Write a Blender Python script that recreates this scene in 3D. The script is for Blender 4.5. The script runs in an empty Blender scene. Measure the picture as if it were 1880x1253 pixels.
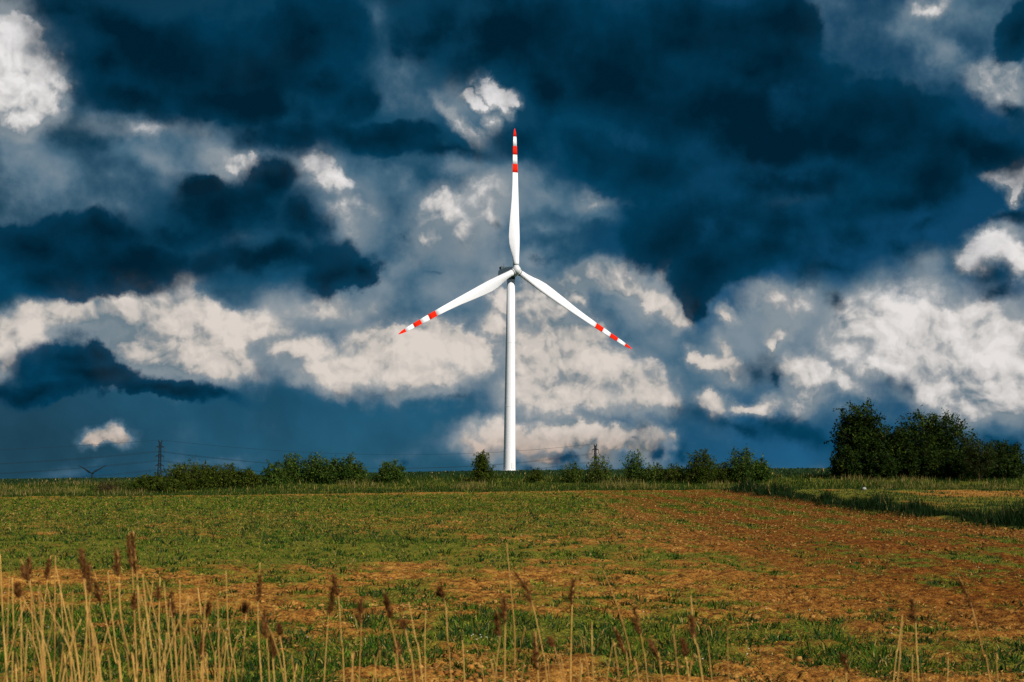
import bpy, bmesh, math, random
import numpy as np
from mathutils import Vector, Matrix

random.seed(7)
rng = np.random.default_rng(7)
scene = bpy.context.scene
COL = scene.collection
R = math.radians

# ------------------------------------------------------------------ camera
FPX, CX, CY = 2611.0, 940.0, 626.5          # photograph: 1880 x 1253, about a 50 mm lens
EYE = Vector((0.0, 0.0, 2.5))
PITCH, ROLL = R(5.72), R(0.45)
CAM_ROT = (Matrix.Rotation(math.pi / 2 + PITCH, 3, 'X') @ Matrix.Rotation(ROLL, 3, 'Z'))

def ray(px, py):
    return (CAM_ROT @ Vector((px - CX, CY - py, -FPX))).normalized()

def at(px, py, depth):
    """the place seen at a pixel, at a given distance ahead of the eye"""
    d = ray(px, py)
    return EYE + d * (depth / d.y)

def at_ground_x(px, depth, py=880):
    return at(px, py, depth).x

cam_data = bpy.data.cameras.new('camera')
cam_data.lens = 50.0
cam_data.sensor_width = 36.0
cam_data.clip_start = 0.05
cam_data.clip_end = 20000.0
cam_data.dof.use_dof = True
cam_data.dof.focus_distance = 90.0
cam_data.dof.aperture_fstop = 6.3
cam = bpy.data.objects.new('camera', cam_data)
cam.matrix_world = Matrix.Translation(EYE) @ CAM_ROT.to_4x4()
COL.objects.link(cam)
scene.camera = cam

# ------------------------------------------------------------------ light and exposure
scene.view_settings.view_transform = 'Standard'
scene.view_settings.look = 'None'
scene.view_settings.exposure = 0.0
scene.view_settings.gamma = 1.0
scene.view_settings.use_curve_mapping = False

SUN_EL, SUN_AZ = R(32), R(138)              # azimuth clockwise from straight ahead: behind, to the right
to_sun = Vector((math.sin(SUN_AZ) * math.cos(SUN_EL), math.cos(SUN_AZ) * math.cos(SUN_EL), math.sin(SUN_EL)))
sun_data = bpy.data.lights.new('sun', 'SUN')
sun_data.energy = 5.0
sun_data.angle = R(0.5)
sun_data.color = (1.0, 0.95, 0.88)
sun = bpy.data.objects.new('sun', sun_data)
sun.rotation_euler = to_sun.to_track_quat('Z', 'Y').to_euler()
sun.location = (40, -40, 60)
COL.objects.link(sun)

# ------------------------------------------------------------------ sky: storm clouds by azimuth and elevation
def lin(r, g, b):
    f = lambda c: (c / 255) / 12.92 if c <= 10 else (((c / 255) + 0.055) / 1.055) ** 2.4
    return (f(r), f(g), f(b), 1.0)

world = bpy.data.worlds.new('World')
scene.world = world
world.use_nodes = True
world.cycles.sampling_method = 'MANUAL'
world.cycles.sample_map_resolution = 512
nt = world.node_tree
nt.nodes.clear()

def N(kind, **kw):
    n = nt.nodes.new(kind)
    for k, v in kw.items():
        setattr(n, k, v)
    return n

def put(sock, v):
    if isinstance(v, bpy.types.NodeSocket):
        nt.links.new(v, sock)
    else:
        sock.default_value = v

def M(op, a, b=None, c=None, clamp=False):
    n = N('ShaderNodeMath', operation=op, use_clamp=clamp)
    put(n.inputs[0], a)
    if b is not None: put(n.inputs[1], b)
    if c is not None: put(n.inputs[2], c)
    return n.outputs[0]

def VM(op, a, b=None, scale=None):
    n = N('ShaderNodeVectorMath', operation=op)
    put(n.inputs[0], a)
    if b is not None: put(n.inputs[1], b)
    if scale is not None: put(n.inputs['Scale'], scale)
    return n.outputs[0]

def noise(vec, scale, detail=4, rough=0.55, lac=2.0, out='Fac', dims='2D'):
    n = N('ShaderNodeTexNoise', noise_dimensions=dims)
    put(n.inputs['Vector'], vec)
    n.inputs['Scale'].default_value = scale
    n.inputs['Detail'].default_value = detail
    n.inputs['Roughness'].default_value = rough
    n.inputs['Lacunarity'].default_value = lac
    return n.outputs[out]

def sstep(x, a, b, lo=0.0, hi=1.0):
    n = N('ShaderNodeMapRange', interpolation_type='SMOOTHSTEP')
    put(n.inputs[0], x)
    for i, v in enumerate((a, b, lo, hi)):
        put(n.inputs[1 + i], v)
    return n.outputs[0]

def ramp(x, stops, interp='LINEAR'):
    n = N('ShaderNodeValToRGB')
    put(n.inputs[0], x)
    cr = n.color_ramp
    cr.interpolation = interp
    cr.elements[0].position, cr.elements[0].color = stops[0]
    cr.elements[1].position, cr.elements[1].color = stops[-1]
    for p, c in stops[1:-1]:
        e = cr.elements.new(p)
        e.color = c
    return n.outputs[0]

def mixc(f, a, b, mode='MIX'):
    n = N('ShaderNodeMix', data_type='RGBA', blend_type=mode)
    put(n.inputs[0], f); put(n.inputs[6], a); put(n.inputs[7], b)
    return n.outputs[2]

tc = N('ShaderNodeTexCoord')
sep = N('ShaderNodeSeparateXYZ')
nt.links.new(tc.outputs['Generated'], sep.inputs[0])
az = M('ARCTAN2', sep.outputs[0], sep.outputs[1])
el = M('ARCSINE', M('MAXIMUM', M('MINIMUM', sep.outputs[2], 1.0), -1.0))
AZW, ELW = 0.44, 0.40                        # the same bank of cloud carries on all round and overhead
u = M('MULTIPLY', M('SUBTRACT', M('PINGPONG', M('ADD', az, AZW), 2 * AZW), AZW), 2.611)
v = M('MULTIPLY', M('PINGPONG', M('MAXIMUM', el, -0.02), ELW), 2.611)
cmb = N('ShaderNodeCombineXYZ')
put(cmb.inputs[0], u); put(cmb.inputs[1], v)
P0 = cmb.outputs[0]

def uv_of(px, py):
    d = ray(px, py)
    return math.atan2(d.x, d.y) * 2.611, math.asin(d.z) * 2.611

def warped(big, small, s1, s2, off):
    p = VM('ADD', P0, (off, off * 1.7, 0.0))
    w1 = VM('SCALE', VM('SUBTRACT', noise(p, s1, 2, 0.5, out='Color'), (0.5, 0.5, 0.0)), scale=big)
    w2 = VM('SCALE', VM('SUBTRACT', noise(p, s2, 6, 0.60, out='Color'), (0.5, 0.5, 0.0)), scale=small)
    q = VM('ADD', P0, VM('ADD', w1, w2))
    return VM('MULTIPLY', q, (1.0, 1.0, 0.0))

def field(vec, blobs, k=0.12, grow=1.0, contour=0.5, firm=False):
    """union of soft ellipses (px, py, rx, ry, rotation, strength)"""
    prev = None
    for b in blobs:
        if firm and len(b) > 5 and b[5] >= .66: b = b[:5] + (min(1.0, b[5] * 1.12),)
        px, py, rx, ry = b[:4]
        rot = b[4] if len(b) > 4 else 0
        amp = b[5] if len(b) > 5 else 1.0
        uu, vv = uv_of(px, py)
        s = math.cos(math.atan((px - CX) / FPX)) ** 2
        m = 1.0 / max(0.2, (1 - contour / amp)) if contour else 1.0
        mp = N('ShaderNodeMapping', vector_type='TEXTURE')
        nt.links.new(vec, mp.inputs[0])
        mp.inputs[1].default_value = (uu, vv, 0)
        mp.inputs[2].default_value = (0, 0, R(rot))
        mp.inputs[3].default_value = (grow * rx * m * s / 1000, grow * ry * m / 1000, 1)
        g = N('ShaderNodeTexGradient', gradient_type='SPHERICAL')
        nt.links.new(mp.outputs[0], g.inputs[0])
        o = g.outputs['Fac']
        if amp != 1.0:
            o = M('MULTIPLY', o, amp)
        prev = o if prev is None else M('SMOOTH_MAX', prev, o, k)
    return prev

VEIL = [
 (60,300,100,55,0,.85),(250,280,120,40,0,.9),(200,330,110,40,0,.68),(90,370,120,35,0,.56),(370,295,70,30,-10,.8),(30,280,60,50,0,.9),
 (640,330,90,35,-10,.9),(720,365,100,40,-10,.8),(620,405,50,60,20,.85),(820,315,70,22,0,.75),(690,430,60,40,0,.75),
 (1000,365,110,35,-15,.85),(1085,395,65,22,0,.9),(870,430,110,60,0,.9),(1000,430,60,25,0,.8),(790,410,60,40,0,.85),
 (735,140,38,55,10,.68),(690,40,18,30,0,.68),(850,195,45,30,0,.75),(650,300,30,14,0,.6),
 (560,575,200,40,0,.85),(700,545,90,60,0,.85),(800,560,130,75,0,.92),(860,470,130,50,0,.82),(760,400,90,40,0,.8),(950,380,90,45,0,.85),(860,500,120,50,0,.85),(720,500,50,30,0,.8),(980,500,90,45,0,.95),
 (1150,575,90,40,-30,.95),(1210,630,70,80,0,.92),(1240,715,45,45,0,.68),(1380,630,110,75,0,.95),(1340,720,80,40,0,.65),(1500,610,80,80,0,.85),(1560,730,80,34,0,.7),
 (1690,495,45,32,0,.95),(1720,545,70,35,0,.9),(1610,545,50,25,0,.75),(1860,560,40,30,0,.85),(1790,760,90,30,0,.7),
 (1570,15,60,40,-25,.58),(1670,35,70,40,-45,.8),(1720,90,80,35,-42,.85),(1770,20,60,60,0,.66),(1850,120,50,40,-20,.85),(1640,130,90,30,-15,.56),
 (890,855,90,22,0,.68),(420,866,60,10,0,.66),(150,874,70,10,0,.62),(1230,855,45,18,0,.75),(1100,845,120,30,0,.72),(1470,862,60,8,0,.6),(690,860,60,10,0,.55),
 (430,432,40,16,0,.6),(1300,70,22,30,-30,.55),(1450,390,60,14,20,.58),(460,105,60,25,0,.6),(390,470,60,20,0,.58),
]
CLOUD = [
 # upper left
 (15,115,55,85,0),(60,150,45,60,-30),(20,60,30,35,0),(45,210,35,45,-35),(95,150,25,15,-20,.85),(75,190,30,35,0,.75),
 # long cumulus bank on the left
 (60,605,65,35,15),(140,580,70,38,10),(240,565,60,40,0),(330,600,90,50,-10),(270,640,80,45,0),(415,605,70,42,-10),(380,655,105,42,-5),(20,640,25,38,0),(470,600,60,30,0,.85),
 (300,545,40,20,0,.8),(330,535,26,22,0,.75),(590,565,80,22,0,.68),
 # centre left
 (560,645,55,28,0),(600,685,55,36,-15),(700,650,65,50,0),(790,645,85,52,0),(855,650,40,50,0),(650,690,60,36,0),(760,695,100,35,0),(730,610,35,18,0,.85),(640,720,30,20,-30,.85),
 # behind the tower
 (1000,555,55,45,0),(1010,635,95,65,0),(1090,680,110,55,-20),(1180,730,60,38,0),(1060,735,110,36,0),(980,700,60,70,0),(925,545,18,40,20,.85),(905,600,20,40,0,.85),(1225,745,25,24,0,.85),
 (1075,500,35,22,0,.85),(1140,515,60,22,-20,.85),(1205,555,60,24,-45,.9),(1250,590,18,30,-20,.95),(1055,540,30,25,0,.9),(1222,515,8,12,0,.75),
 # low warm bank
 (900,800,45,22,0,.85),(960,805,60,26,0,.9),(1060,800,110,20,-5,.95),(1140,812,70,18,-3,.95),(1005,832,40,12,0,.8),(870,822,30,14,0,.75),(1185,830,20,20,0,.75),(1090,830,25,20,0,.8),(1230,815,10,8,0,.7),
 (197,808,36,15,-4,1.0),
 # right
 (1660,600,75,70,0),(1745,640,100,80,0),(1840,650,80,85,0),(1720,710,60,45,-30,.95),(1820,720,70,45,0),(1590,600,55,45,0,.8),(1570,640,50,40,0,.8),(1640,660,60,35,0,.9),(1800,575,50,22,10,.95),(1780,755,50,25,0,.85),
 (1490,693,42,36,0),(1465,735,22,12,0,.75),(1410,742,26,15,20,.85),(1375,745,20,10,0,.75),(1325,745,22,16,0,.85),(1325,672,38,18,-15,.8),(1325,640,12,20,0,.72),(1278,662,14,14,0,.7),
 (1425,555,44,18,-15,.75),(1460,565,35,22,40,.72),(1440,610,24,18,30,.78),(1345,575,16,12,0,.8),(1420,630,14,14,40,.95),(1880,610,10,10),(1560,690,40,20,-10,.8),
 (1815,450,55,24,25),(1860,460,40,24,-20),(1770,480,28,20,-30,.9),(1880,485,22,26,-40),(1790,500,16,12,-40,.8),
 (1815,312,26,10,-12),(1850,325,36,17,-25),(1865,350,22,16,45),(1882,312,20,20),(1860,369,8,8),
 (1810,150,38,20,-15,.85),(1850,160,40,28,-25,.85),(1705,14,22,12,0,.66),
 # small bright gap over the rotor and grey heads round it
 (905,168,28,14,-25),(925,175,18,12,30,.95),(880,182,22,10,-5,.9),(912,192,10,20,15,.85),(845,220,30,6,-40,.66),(893,220,8,14,15,.7),
 (800,385,34,24,0,.68),(830,402,46,24,0,.66),(880,365,50,18,20,.66),(905,390,22,26,0,.66),(780,440,20,20,0,.62),(850,435,30,22,0,.64),
 (430,292,42,15,0,.70),(425,305,20,14,0,.66),(570,295,14,16,0,.62),(610,325,50,18,-20,.63),(620,380,32,22,0,.62),(650,400,30,22,0,.6),(1085,375,20,10,0,.62),(270,240,60,12,0,.58),
]
STORM = [
 # top left
 (330,120,230,80,-8),(220,50,150,55,-10,.9),(420,185,200,40,0),(250,185,110,38,-10),(570,60,120,80,0),(120,25,70,28,-10,.75),(190,120,50,60,-40,.95),(580,150,80,35,0,.85),
 # top centre and right
 (930,60,180,95,0),(800,70,90,60,0,.8),(1130,150,170,95,0),(1010,170,35,70,0,.95),(1320,210,230,80,-10),(1250,80,200,90,0),(1430,50,80,55,-20,.8),(1400,140,150,55,0,.75),
 (1560,260,230,50,-5,.95),(1750,250,110,55,-20,.85),(1800,270,90,30,0,.85),(1850,60,35,60,-20,.8),(1860,190,40,18,-20,.7),
 (1480,340,190,45,0,.85),(1500,240,380,110,-4,.80),(1430,410,330,90,0,.76),(1690,315,110,55,0,.80),(1130,95,210,100,0,.78),(350,110,300,95,-4,.78),(1640,370,180,55,0,.8),(1330,400,150,55,0,.72),(1830,400,70,16,-10,.75),
 # middle left
 (410,385,120,66,0,1.0),(490,335,48,42,0,1.0),(545,410,60,52,-35,1.0),(375,335,40,28,20,.9),(330,420,110,50,20,.8),(470,470,190,45,0,.85),(220,480,240,55,0,.9),(70,515,130,50,10,1.0),(60,450,120,50,0,.85),(200,430,130,40,0,.8),(660,500,50,30,0,.9),(600,512,85,32,0,.85),(30,450,90,50,0,.85),
 # centre band
 (700,265,150,36,0,.8),(540,245,130,42,0,.8),(640,190,60,40,0,.72),(830,285,90,16,0,.68),(1080,285,130,50,-15,.74),(1200,320,120,60,0,.74),(960,260,60,40,0,.66),
 (790,488,34,10,0,.58),(735,432,30,16,-30,.58),(690,470,24,16,0,.56),(905,418,22,12,-20,.56),(1010,467,50,16,0,.62),
 # right middle
 (1300,500,90,60,0,.8),(1230,440,110,45,0,.75),(1400,470,150,50,0,.78),(1560,445,150,45,0,.78),(1275,560,30,40,10,.8),(1520,500,70,34,0,.74),(1700,425,70,22,20,.74),(1650,470,40,22,0,.7),
 (1828,518,46,26,-15,.7),(1845,545,30,16,0,.68),(1520,560,10,14,0,.62),(1640,705,34,24,-30,.62),(1670,730,20,16,0,.62),(1400,690,26,34,0,.6),(1430,690,12,20,0,.58),
 (1150,570,30,7,-15,.53),
 # lower left shelf
 (100,655,85,28,5,.76),(150,690,150,30,-5,.8),(50,720,110,25,0,.85),(300,722,115,20,-4,.85),(380,722,45,17,0,.85),(2,612,20,14,0,.6),(170,650,30,18,0,.7),(470,690,24,22,40,.62),(620,722,26,15,-20,.6),
 (850,728,20,7,0,.66),(690,733,50,8,0,.56),
 # low dark bar on the right, holes under the warm bank
 (1360,794,150,22,0,.63),(1500,795,120,26,0,.63),(1640,808,140,22,0,.62),(1810,812,90,20,0,.62),
 (1040,848,30,18,0,.62),(968,850,16,18,0,.62),(1206,840,20,18,0,.64),(1255,845,14,14,0,.62),(1165,812,10,8,0,.56),(745,855,30,14,0,.56),(150,860,90,10,0,.6),
]
wV = warped(0.10, 0.08, 3.0, 9.0, 3.1)
wC = warped(0.05, 0.065, 5.0, 14.0, 7.7)
wD = warped(0.07, 0.060, 4.0, 11.0, 12.3)

det = noise(P0, 26.0, 7, 0.6)
detL = noise(P0, 5.0, 5, 0.55)

# rain-dark air low down, storm blue above; the clear air behind is the Nishita sky
sky = N('ShaderNodeTexSky', sky_type='NISHITA')
sky.sun_disc = False
sky.sun_elevation = SUN_EL
sky.sun_rotation = SUN_AZ
hz = ramp(M('DIVIDE', v, 1.0), [(0.0, lin(32,84,108)), (0.10, lin(24,82,110)), (0.22, lin(14,76,106)), (0.5, lin(10,68,96)), (1.0, lin(5,54,78))])
side = sstep(u, -0.2, 0.55)
hz = mixc(M('MULTIPLY', side, 0.8), hz, ramp(v, [(0.0, lin(36,92,125)), (0.05, lin(18,84,124)), (0.25, lin(6,70,110)), (1.0, lin(4,52,80))]))
left = sstep(u, -0.95, -0.45, 0.55, 1.0)
hz = mixc(1.0, hz, left, 'MULTIPLY')
hz = mixc(0.012, VM('SCALE', hz, scale=10.0), sky.outputs[0])
base = mixc(1.0, VM('SCALE', hz, scale=0.1), ramp(detL, [(0.3, (0.82,0.82,0.82,1)), (0.7, (1.2,1.2,1.2,1))]), 'MULTIPLY')

# veil of thin grey cloud
detM = noise(P0, 8.0, 7, 0.56)
fV = M('ADD', field(wV, VEIL, 0.16, 1.15), M('MULTIPLY', M('SUBTRACT', detM, 0.5), 0.62))
aV = sstep(fV, 0.30, 0.78)
cV = ramp(M('ADD', fV, M('MULTIPLY', M('SUBTRACT', detL, 0.5), 0.7)), [(0.35, lin(44,89,116)), (0.60, lin(74,108,130)), (0.90, lin(124,140,152))])
c1 = mixc(aV, base, cV)

# sunlit cumulus: crisp cauliflower heads, soft grey undersides
wB = warped(0.05, 0.03, 6.0, 20.0, 21.0)
def billow(vec, scale):
    n1 = N('ShaderNodeTexVoronoi', voronoi_dimensions='2D', feature='SMOOTH_F1', normalize=False)
    put(n1.inputs['Vector'], vec)
    n1.inputs['Scale'].default_value = scale
    n1.inputs['Detail'].default_value = 3.0
    n1.inputs['Roughness'].default_value = 0.55
    n1.inputs['Lacunarity'].default_value = 2.2
    n1.inputs['Smoothness'].default_value = 0.6
    return n1.outputs['Distance']
b0 = billow(wB, 11.0)
b1 = billow(VM('ADD', wB, (0.007, 0.014, 0.0)), 11.0)
relief = M('SUBTRACT', b1, b0)
f0 = field(wC, CLOUD, 0.15, 1.22)
f1 = field(VM('ADD', wC, (0.008, 0.030, 0.0)), CLOUD, 0.15, 1.22)      # a little higher up
core = sstep(f0, 0.56, 0.74)
under = M('MULTIPLY', sstep(M('SUBTRACT', f0, f1), -0.12, 0.10, 1.0, 0.0), M('SUBTRACT', 1.0, M('MULTIPLY', core, 0.75)))   # undersides
fC = M('ADD', f0, M('MULTIPLY', M('SUBTRACT', 0.42, b0), 0.15))
fC = M('ADD', fC, M('MULTIPLY', M('SUBTRACT', detM, 0.5), M('ADD', 0.30, M('MULTIPLY', under, 0.45))))
thin = sstep(noise(P0, 4.3, 2, 0.5), 0.42, 0.60)
aC = sstep(fC, M('SUBTRACT', 0.43, M('MULTIPLY', under, 0.12)), M('ADD', M('ADD', 0.54, M('MULTIPLY', thin, 0.13)), M('MULTIPLY', under, 0.22)))
bright = M('ADD', 0.57, M('MULTIPLY', relief, 0.55))
bright = M('ADD', bright, M('MULTIPLY', M('SUBTRACT', noise(P0, 3.4, 5, 0.5), 0.48), 1.25))
bright = M('SUBTRACT', bright, M('MULTIPLY', under, 0.24))
bright = M('ADD', bright, M('MULTIPLY', M('SUBTRACT', M('MINIMUM', f0, 0.84), 0.76), 0.95))
warm = ramp(bright, [(0.18, lin(108,126,137)), (0.38, lin(158,159,159)), (0.54, lin(197,190,183)), (0.78, lin(219,209,200))])
cool = ramp(bright, [(0.18, lin(114,130,142)), (0.38, lin(168,171,174)), (0.54, lin(206,204,203)), (0.78, lin(233,230,230))])
cC = mixc(sstep(v, 0.25, 0.6), warm, cool)
rightw = sstep(u, 0.40, 0.6)
cC = mixc(M('MULTIPLY', rightw, 0.7), cC, cool)
low = sstep(v, 0.04, 0.12, 1.0, 0.0)
cC = mixc(M('MULTIPLY', low, 0.75), cC, mixc(1.0, cC, lin(214,194,182), 'MULTIPLY'))
# thin cloud trailing off round the heads
skirt = sstep(M('ADD', f0, M('MULTIPLY', M('SUBTRACT', detM, 0.5), 0.6)), 0.16, 0.60, 0.0, 0.92)
c1b = mixc(skirt, c1, ramp(M('ADD', f0, M('MULTIPLY', M('SUBTRACT', detL, 0.5), 0.5)), [(0.3, lin(74,108,130)), (0.6, lin(142,152,159))]))
c2 = mixc(aC, c1b, cC)

# storm cloud in front
fD = field(wD, STORM, 0.18, 1.14, firm=True)
softD = sstep(noise(P0, 3.3, 2, 0.5), 0.40, 0.62)
fD = M('ADD', fD, M('MULTIPLY', M('SUBTRACT', detM, 0.5), M('ADD', 0.22, M('MULTIPLY', softD, 0.34))))
fD = M('ADD', fD, M('MULTIPLY', M('SUBTRACT', 0.40, b0), 0.10))
aD = sstep(fD, M('SUBTRACT', 0.45, M('MULTIPLY', softD, 0.10)), M('ADD', 0.57, M('MULTIPLY', softD, 0.22)))
dk = M('ADD', M('ADD', fD, M('MULTIPLY', M('SUBTRACT', detL, 0.5), 0.75)), M('ADD', 0.04, M('MULTIPLY', sstep(v, 0.1, 0.75), 0.10)))
cD = ramp(dk, [(0.36, lin(20,84,112)), (0.50, lin(6,67,97)), (0.66, lin(2,54,80)), (0.86, lin(1,41,62)), (1.0, lin(0,31,48))])
c3 = mixc(M('MULTIPLY', aD, 0.97), c2, cD)

bg = N('ShaderNodeBackground')
put(bg.inputs[0], VM('SCALE', c3, scale=10.0))
bg.inputs[1].default_value = 0.1
wo = N('ShaderNodeOutputWorld')
nt.links.new(bg.outputs[0], wo.inputs[0])

# ================================================================== helpers
def lerp(a, b, t): return a + (b - a) * t

def mesh_np(name, verts, faces, smooth=False, cols=None):
    """mesh from numpy arrays; faces (M,3) or (M,4); cols per-vertex rgb"""
    me = bpy.data.meshes.new(name)
    verts = np.ascontiguousarray(verts, dtype=np.float32)
    faces = np.ascontiguousarray(faces, dtype=np.int32)
    m, k = faces.shape
    me.vertices.add(len(verts)); me.vertices.foreach_set('co', verts.ravel())
    me.loops.add(m * k); me.loops.foreach_set('vertex_index', faces.ravel())
    me.polygons.add(m)
    me.polygons.foreach_set('loop_start', np.arange(0, m * k, k, dtype=np.int32))
    me.polygons.foreach_set('loop_total', np.full(m, k, dtype=np.int32))
    if smooth:
        me.polygons.foreach_set('use_smooth', np.ones(m, dtype=bool))
    me.update(calc_edges=True)
    if cols is not None:
        a = me.color_attributes.new('tint', 'FLOAT_COLOR', 'POINT')
        c4 = np.ones((len(verts), 4), dtype=np.float32); c4[:, :3] = cols
        a.data.foreach_set('color', c4.ravel())
    return me

def link(name, me, mat, parent=None, loc=None):
    o = bpy.data.objects.new(name, me)
    if mat is not None and me is not None and len(me.materials) == 0:
        me.materials.append(mat)
    if parent is not None:
        o.parent = parent
    if loc is not None:
        o.location = loc
    COL.objects.link(o)
    return o

def tag(o, label=None, cat=None, group=None, kind=None):
    for k, v in (('label', label), ('category', cat), ('group', group), ('kind', kind)):
        if v: o[k] = v
    return o

def empty(name, loc, label, cat, group=None, rz=0.0):
    o = bpy.data.objects.new(name, None)
    o.location = loc; o.rotation_euler = (0, 0, rz)
    o.empty_display_size = 0.3
    COL.objects.link(o)
    return tag(o, label, cat, group)

class Build:
    """collects verts and faces in python lists"""
    def __init__(self): self.v = []; self.f = []
    def tube(self, pts, radii, n=6, cap=True):
        pts = [Vector(p) for p in pts]; base0 = len(self.v)
        up = Vector((0.3, 0.2, 1)).normalized()
        prev_x = None
        for i, p in enumerate(pts):
            t = (pts[min(i + 1, len(pts) - 1)] - pts[max(i - 1, 0)])
            t = t.normalized() if t.length > 1e-9 else Vector((0, 0, 1))
            ref = prev_x if prev_x is not None else (Vector((1, 0, 0)) if abs(t.x) < 0.9 else Vector((0, 1, 0)))
            x = (ref - t * ref.dot(t)).normalized(); y = t.cross(x); prev_x = x
            for j in range(n):
                a = 2 * math.pi * j / n
                self.v.append(p + (x * math.cos(a) + y * math.sin(a)) * radii[i])
        for i in range(len(pts) - 1):
            for j in range(n):
                a = base0 + i * n + j; b = base0 + i * n + (j + 1) % n
                self.f.append((a, b, b + n, a + n))
        if cap:
            self.f.append(tuple(base0 + j for j in range(n))[::-1])
            e = base0 + (len(pts) - 1) * n
            self.f.append(tuple(e + j for j in range(n)))
    def box(self, c, s, rot=None):
        c = Vector(c); b0 = len(self.v)
        for dx in (-.5, .5):
            for dy in (-.5, .5):
                for dz in (-.5, .5):
                    p = Vector((dx * s[0], dy * s[1], dz * s[2]))
                    if rot is not None: p = rot @ p
                    self.v.append(c + p)
        for q in ((0,1,3,2),(4,6,7,5),(0,4,5,1),(2,3,7,6),(0,2,6,4),(1,5,7,3)):
            self.f.append(tuple(b0 + i for i in q))
    def bar(self, a, b, w, n=4):
        self.tube([a, b], [w, w], n)
    def rings(self, rings, cap=True):
        """rings: list of equal-length closed point loops"""
        b0 = len(self.v); n = len(rings[0])
        for r in rings: self.v.extend(Vector(p) for p in r)
        for i in range(len(rings) - 1):
            for j in range(n):
                a = b0 + i * n + j; b = b0 + i * n + (j + 1) % n
                self.f.append((a, b, b + n, a + n))
        if cap:
            self.f.append(tuple(b0 + j for j in range(n))[::-1])
            e = b0 + (len(rings) - 1) * n
            self.f.append(tuple(e + j for j in range(n)))
    def mesh(self, name, smooth=False):
        me = bpy.data.meshes.new(name)
        me.from_pydata([tuple(p) for p in self.v], [], self.f)
        bm = bmesh.new(); bm.from_mesh(me)
        bmesh.ops.recalc_face_normals(bm, faces=bm.faces)
        bm.to_mesh(me); bm.free()
        if smooth:
            me.polygons.foreach_set('use_smooth', [len(p.vertices) <= 4 for p in me.polygons])
        me.update()
        return me

# ------------------------------------------------------------------ numpy noise
def _hash(ix, iy, seed):
    h = (ix.astype(np.int64) * 374761393 + iy.astype(np.int64) * 668265263 + seed * 144269504) & 0xFFFFFFFF
    h = ((h ^ (h >> 13)) * 1274126177) & 0xFFFFFFFF
    h = h ^ (h >> 16)
    return (h & 0xFFFFFF) / float(0xFFFFFF)

def vnoise(x, y, seed=0):
    ix = np.floor(x); iy = np.floor(y)
    fx = x - ix; fy = y - iy
    fx = fx * fx * fx * (fx * (fx * 6 - 15) + 10); fy = fy * fy * fy * (fy * (fy * 6 - 15) + 10)
    a = _hash(ix, iy, seed); b = _hash(ix + 1, iy, seed); c = _hash(ix, iy + 1, seed); d = _hash(ix + 1, iy + 1, seed)
    return (a + (b - a) * fx) * (1 - fy) + (c + (d - c) * fx) * fy

def fbm(x, y, seed=0, octs=4, gain=0.5):
    s = 0; a = 1; t = 0
    for o in range(octs):
        s = s + a * vnoise(x * 2 ** o + o * 17.3, y * 2 ** o + o * 9.1, seed + o); t += a; a *= gain
    return s / t

def smooth01(x, a, b):
    t = np.clip((x - a) / (b - a), 0, 1)
    return t * t * (3 - 2 * t)

# ------------------------------------------------------------------ the lie of the land
def col_of(x, y):
    """how far to the side a place lies, as a photograph column"""
    return CX + FPX * x / np.maximum(y, 1.0)

_PX =   [-400, 0, 250, 500, 700, 940, 1200, 1370, 1600, 1880, 2300]
_P150 = [926, 919.5, 916, 911.5, 907, 902.5, 898, 895, 894, 893.5, 893]     # far edge of the field
_P172 = [906, 899, 893, 886, 881, 877, 875, 873, 872, 871, 870]              # top of the grass bank
_P520 = [889, 887.5, 883, 876, 870, 864.2, 860, 857, 855, 853, 852]          # crest of the crop
def _zrow(px, rows, y): return EYE.z - (np.interp(px, _PX, rows) - 888.0) * y / FPX

DITCH_X = 27.5
def ditch_axis(y): return 26.2 + 2.2 * np.sin(y / 31.0) * 0.6

def ground_z(x, y, rough=True):
    x = np.asarray(x, dtype=np.float64); y = np.asarray(y, dtype=np.float64)
    px = np.clip(col_of(x, np.maximum(y, 60.0)), -400, 2300)
    z150 = _zrow(px, _P150, 150.0); z172 = _zrow(px, _P172, 172.0); z520 = _zrow(px, _P520, 520.0)
    t = np.clip((y - 45) / 105.0, 0, 1)
    z = z150 * t ** 1.5
    t2 = smooth01(y, 150, 172); z = np.where(y > 150, z150 + (z172 - z150) * t2, z)
    t3 = np.clip((y - 172) / 348.0, 0, 1); z = np.where(y > 172, z172 + (z520 - z172) * (t3 * 0.75 + 0.25 * t3 * t3), z)
    z = np.where(y > 520, z520 - smooth01(y, 520, 900) * (z520 + 2.0), z)
    z = np.where(y > 1400, -2.0 - 58.0 * smooth01(y, 1700, 4400), z)
    # road bank under the photographer, reed ditch before the field
    z = z + 0.95 * (1 - smooth01(y, 1.2, 4.2)) - 0.25 * np.exp(-((y - 5.6) / 1.6) ** 2)
    # the side ditch
    d = x - ditch_axis(y)
    m = smooth01(y, 30, 45) * (1 - smooth01(y, 140, 150))
    z = z + m * (0.35 * np.exp(-((d + 1.6) / 1.5) ** 2) - 0.75 * np.exp(-((d - 1.2) / 1.4) ** 2) + 0.25 * smooth01(d, 2, 5))
    return z

def gz(x, y): return float(ground_z(np.array([x]), np.array([y]))[0])

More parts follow.
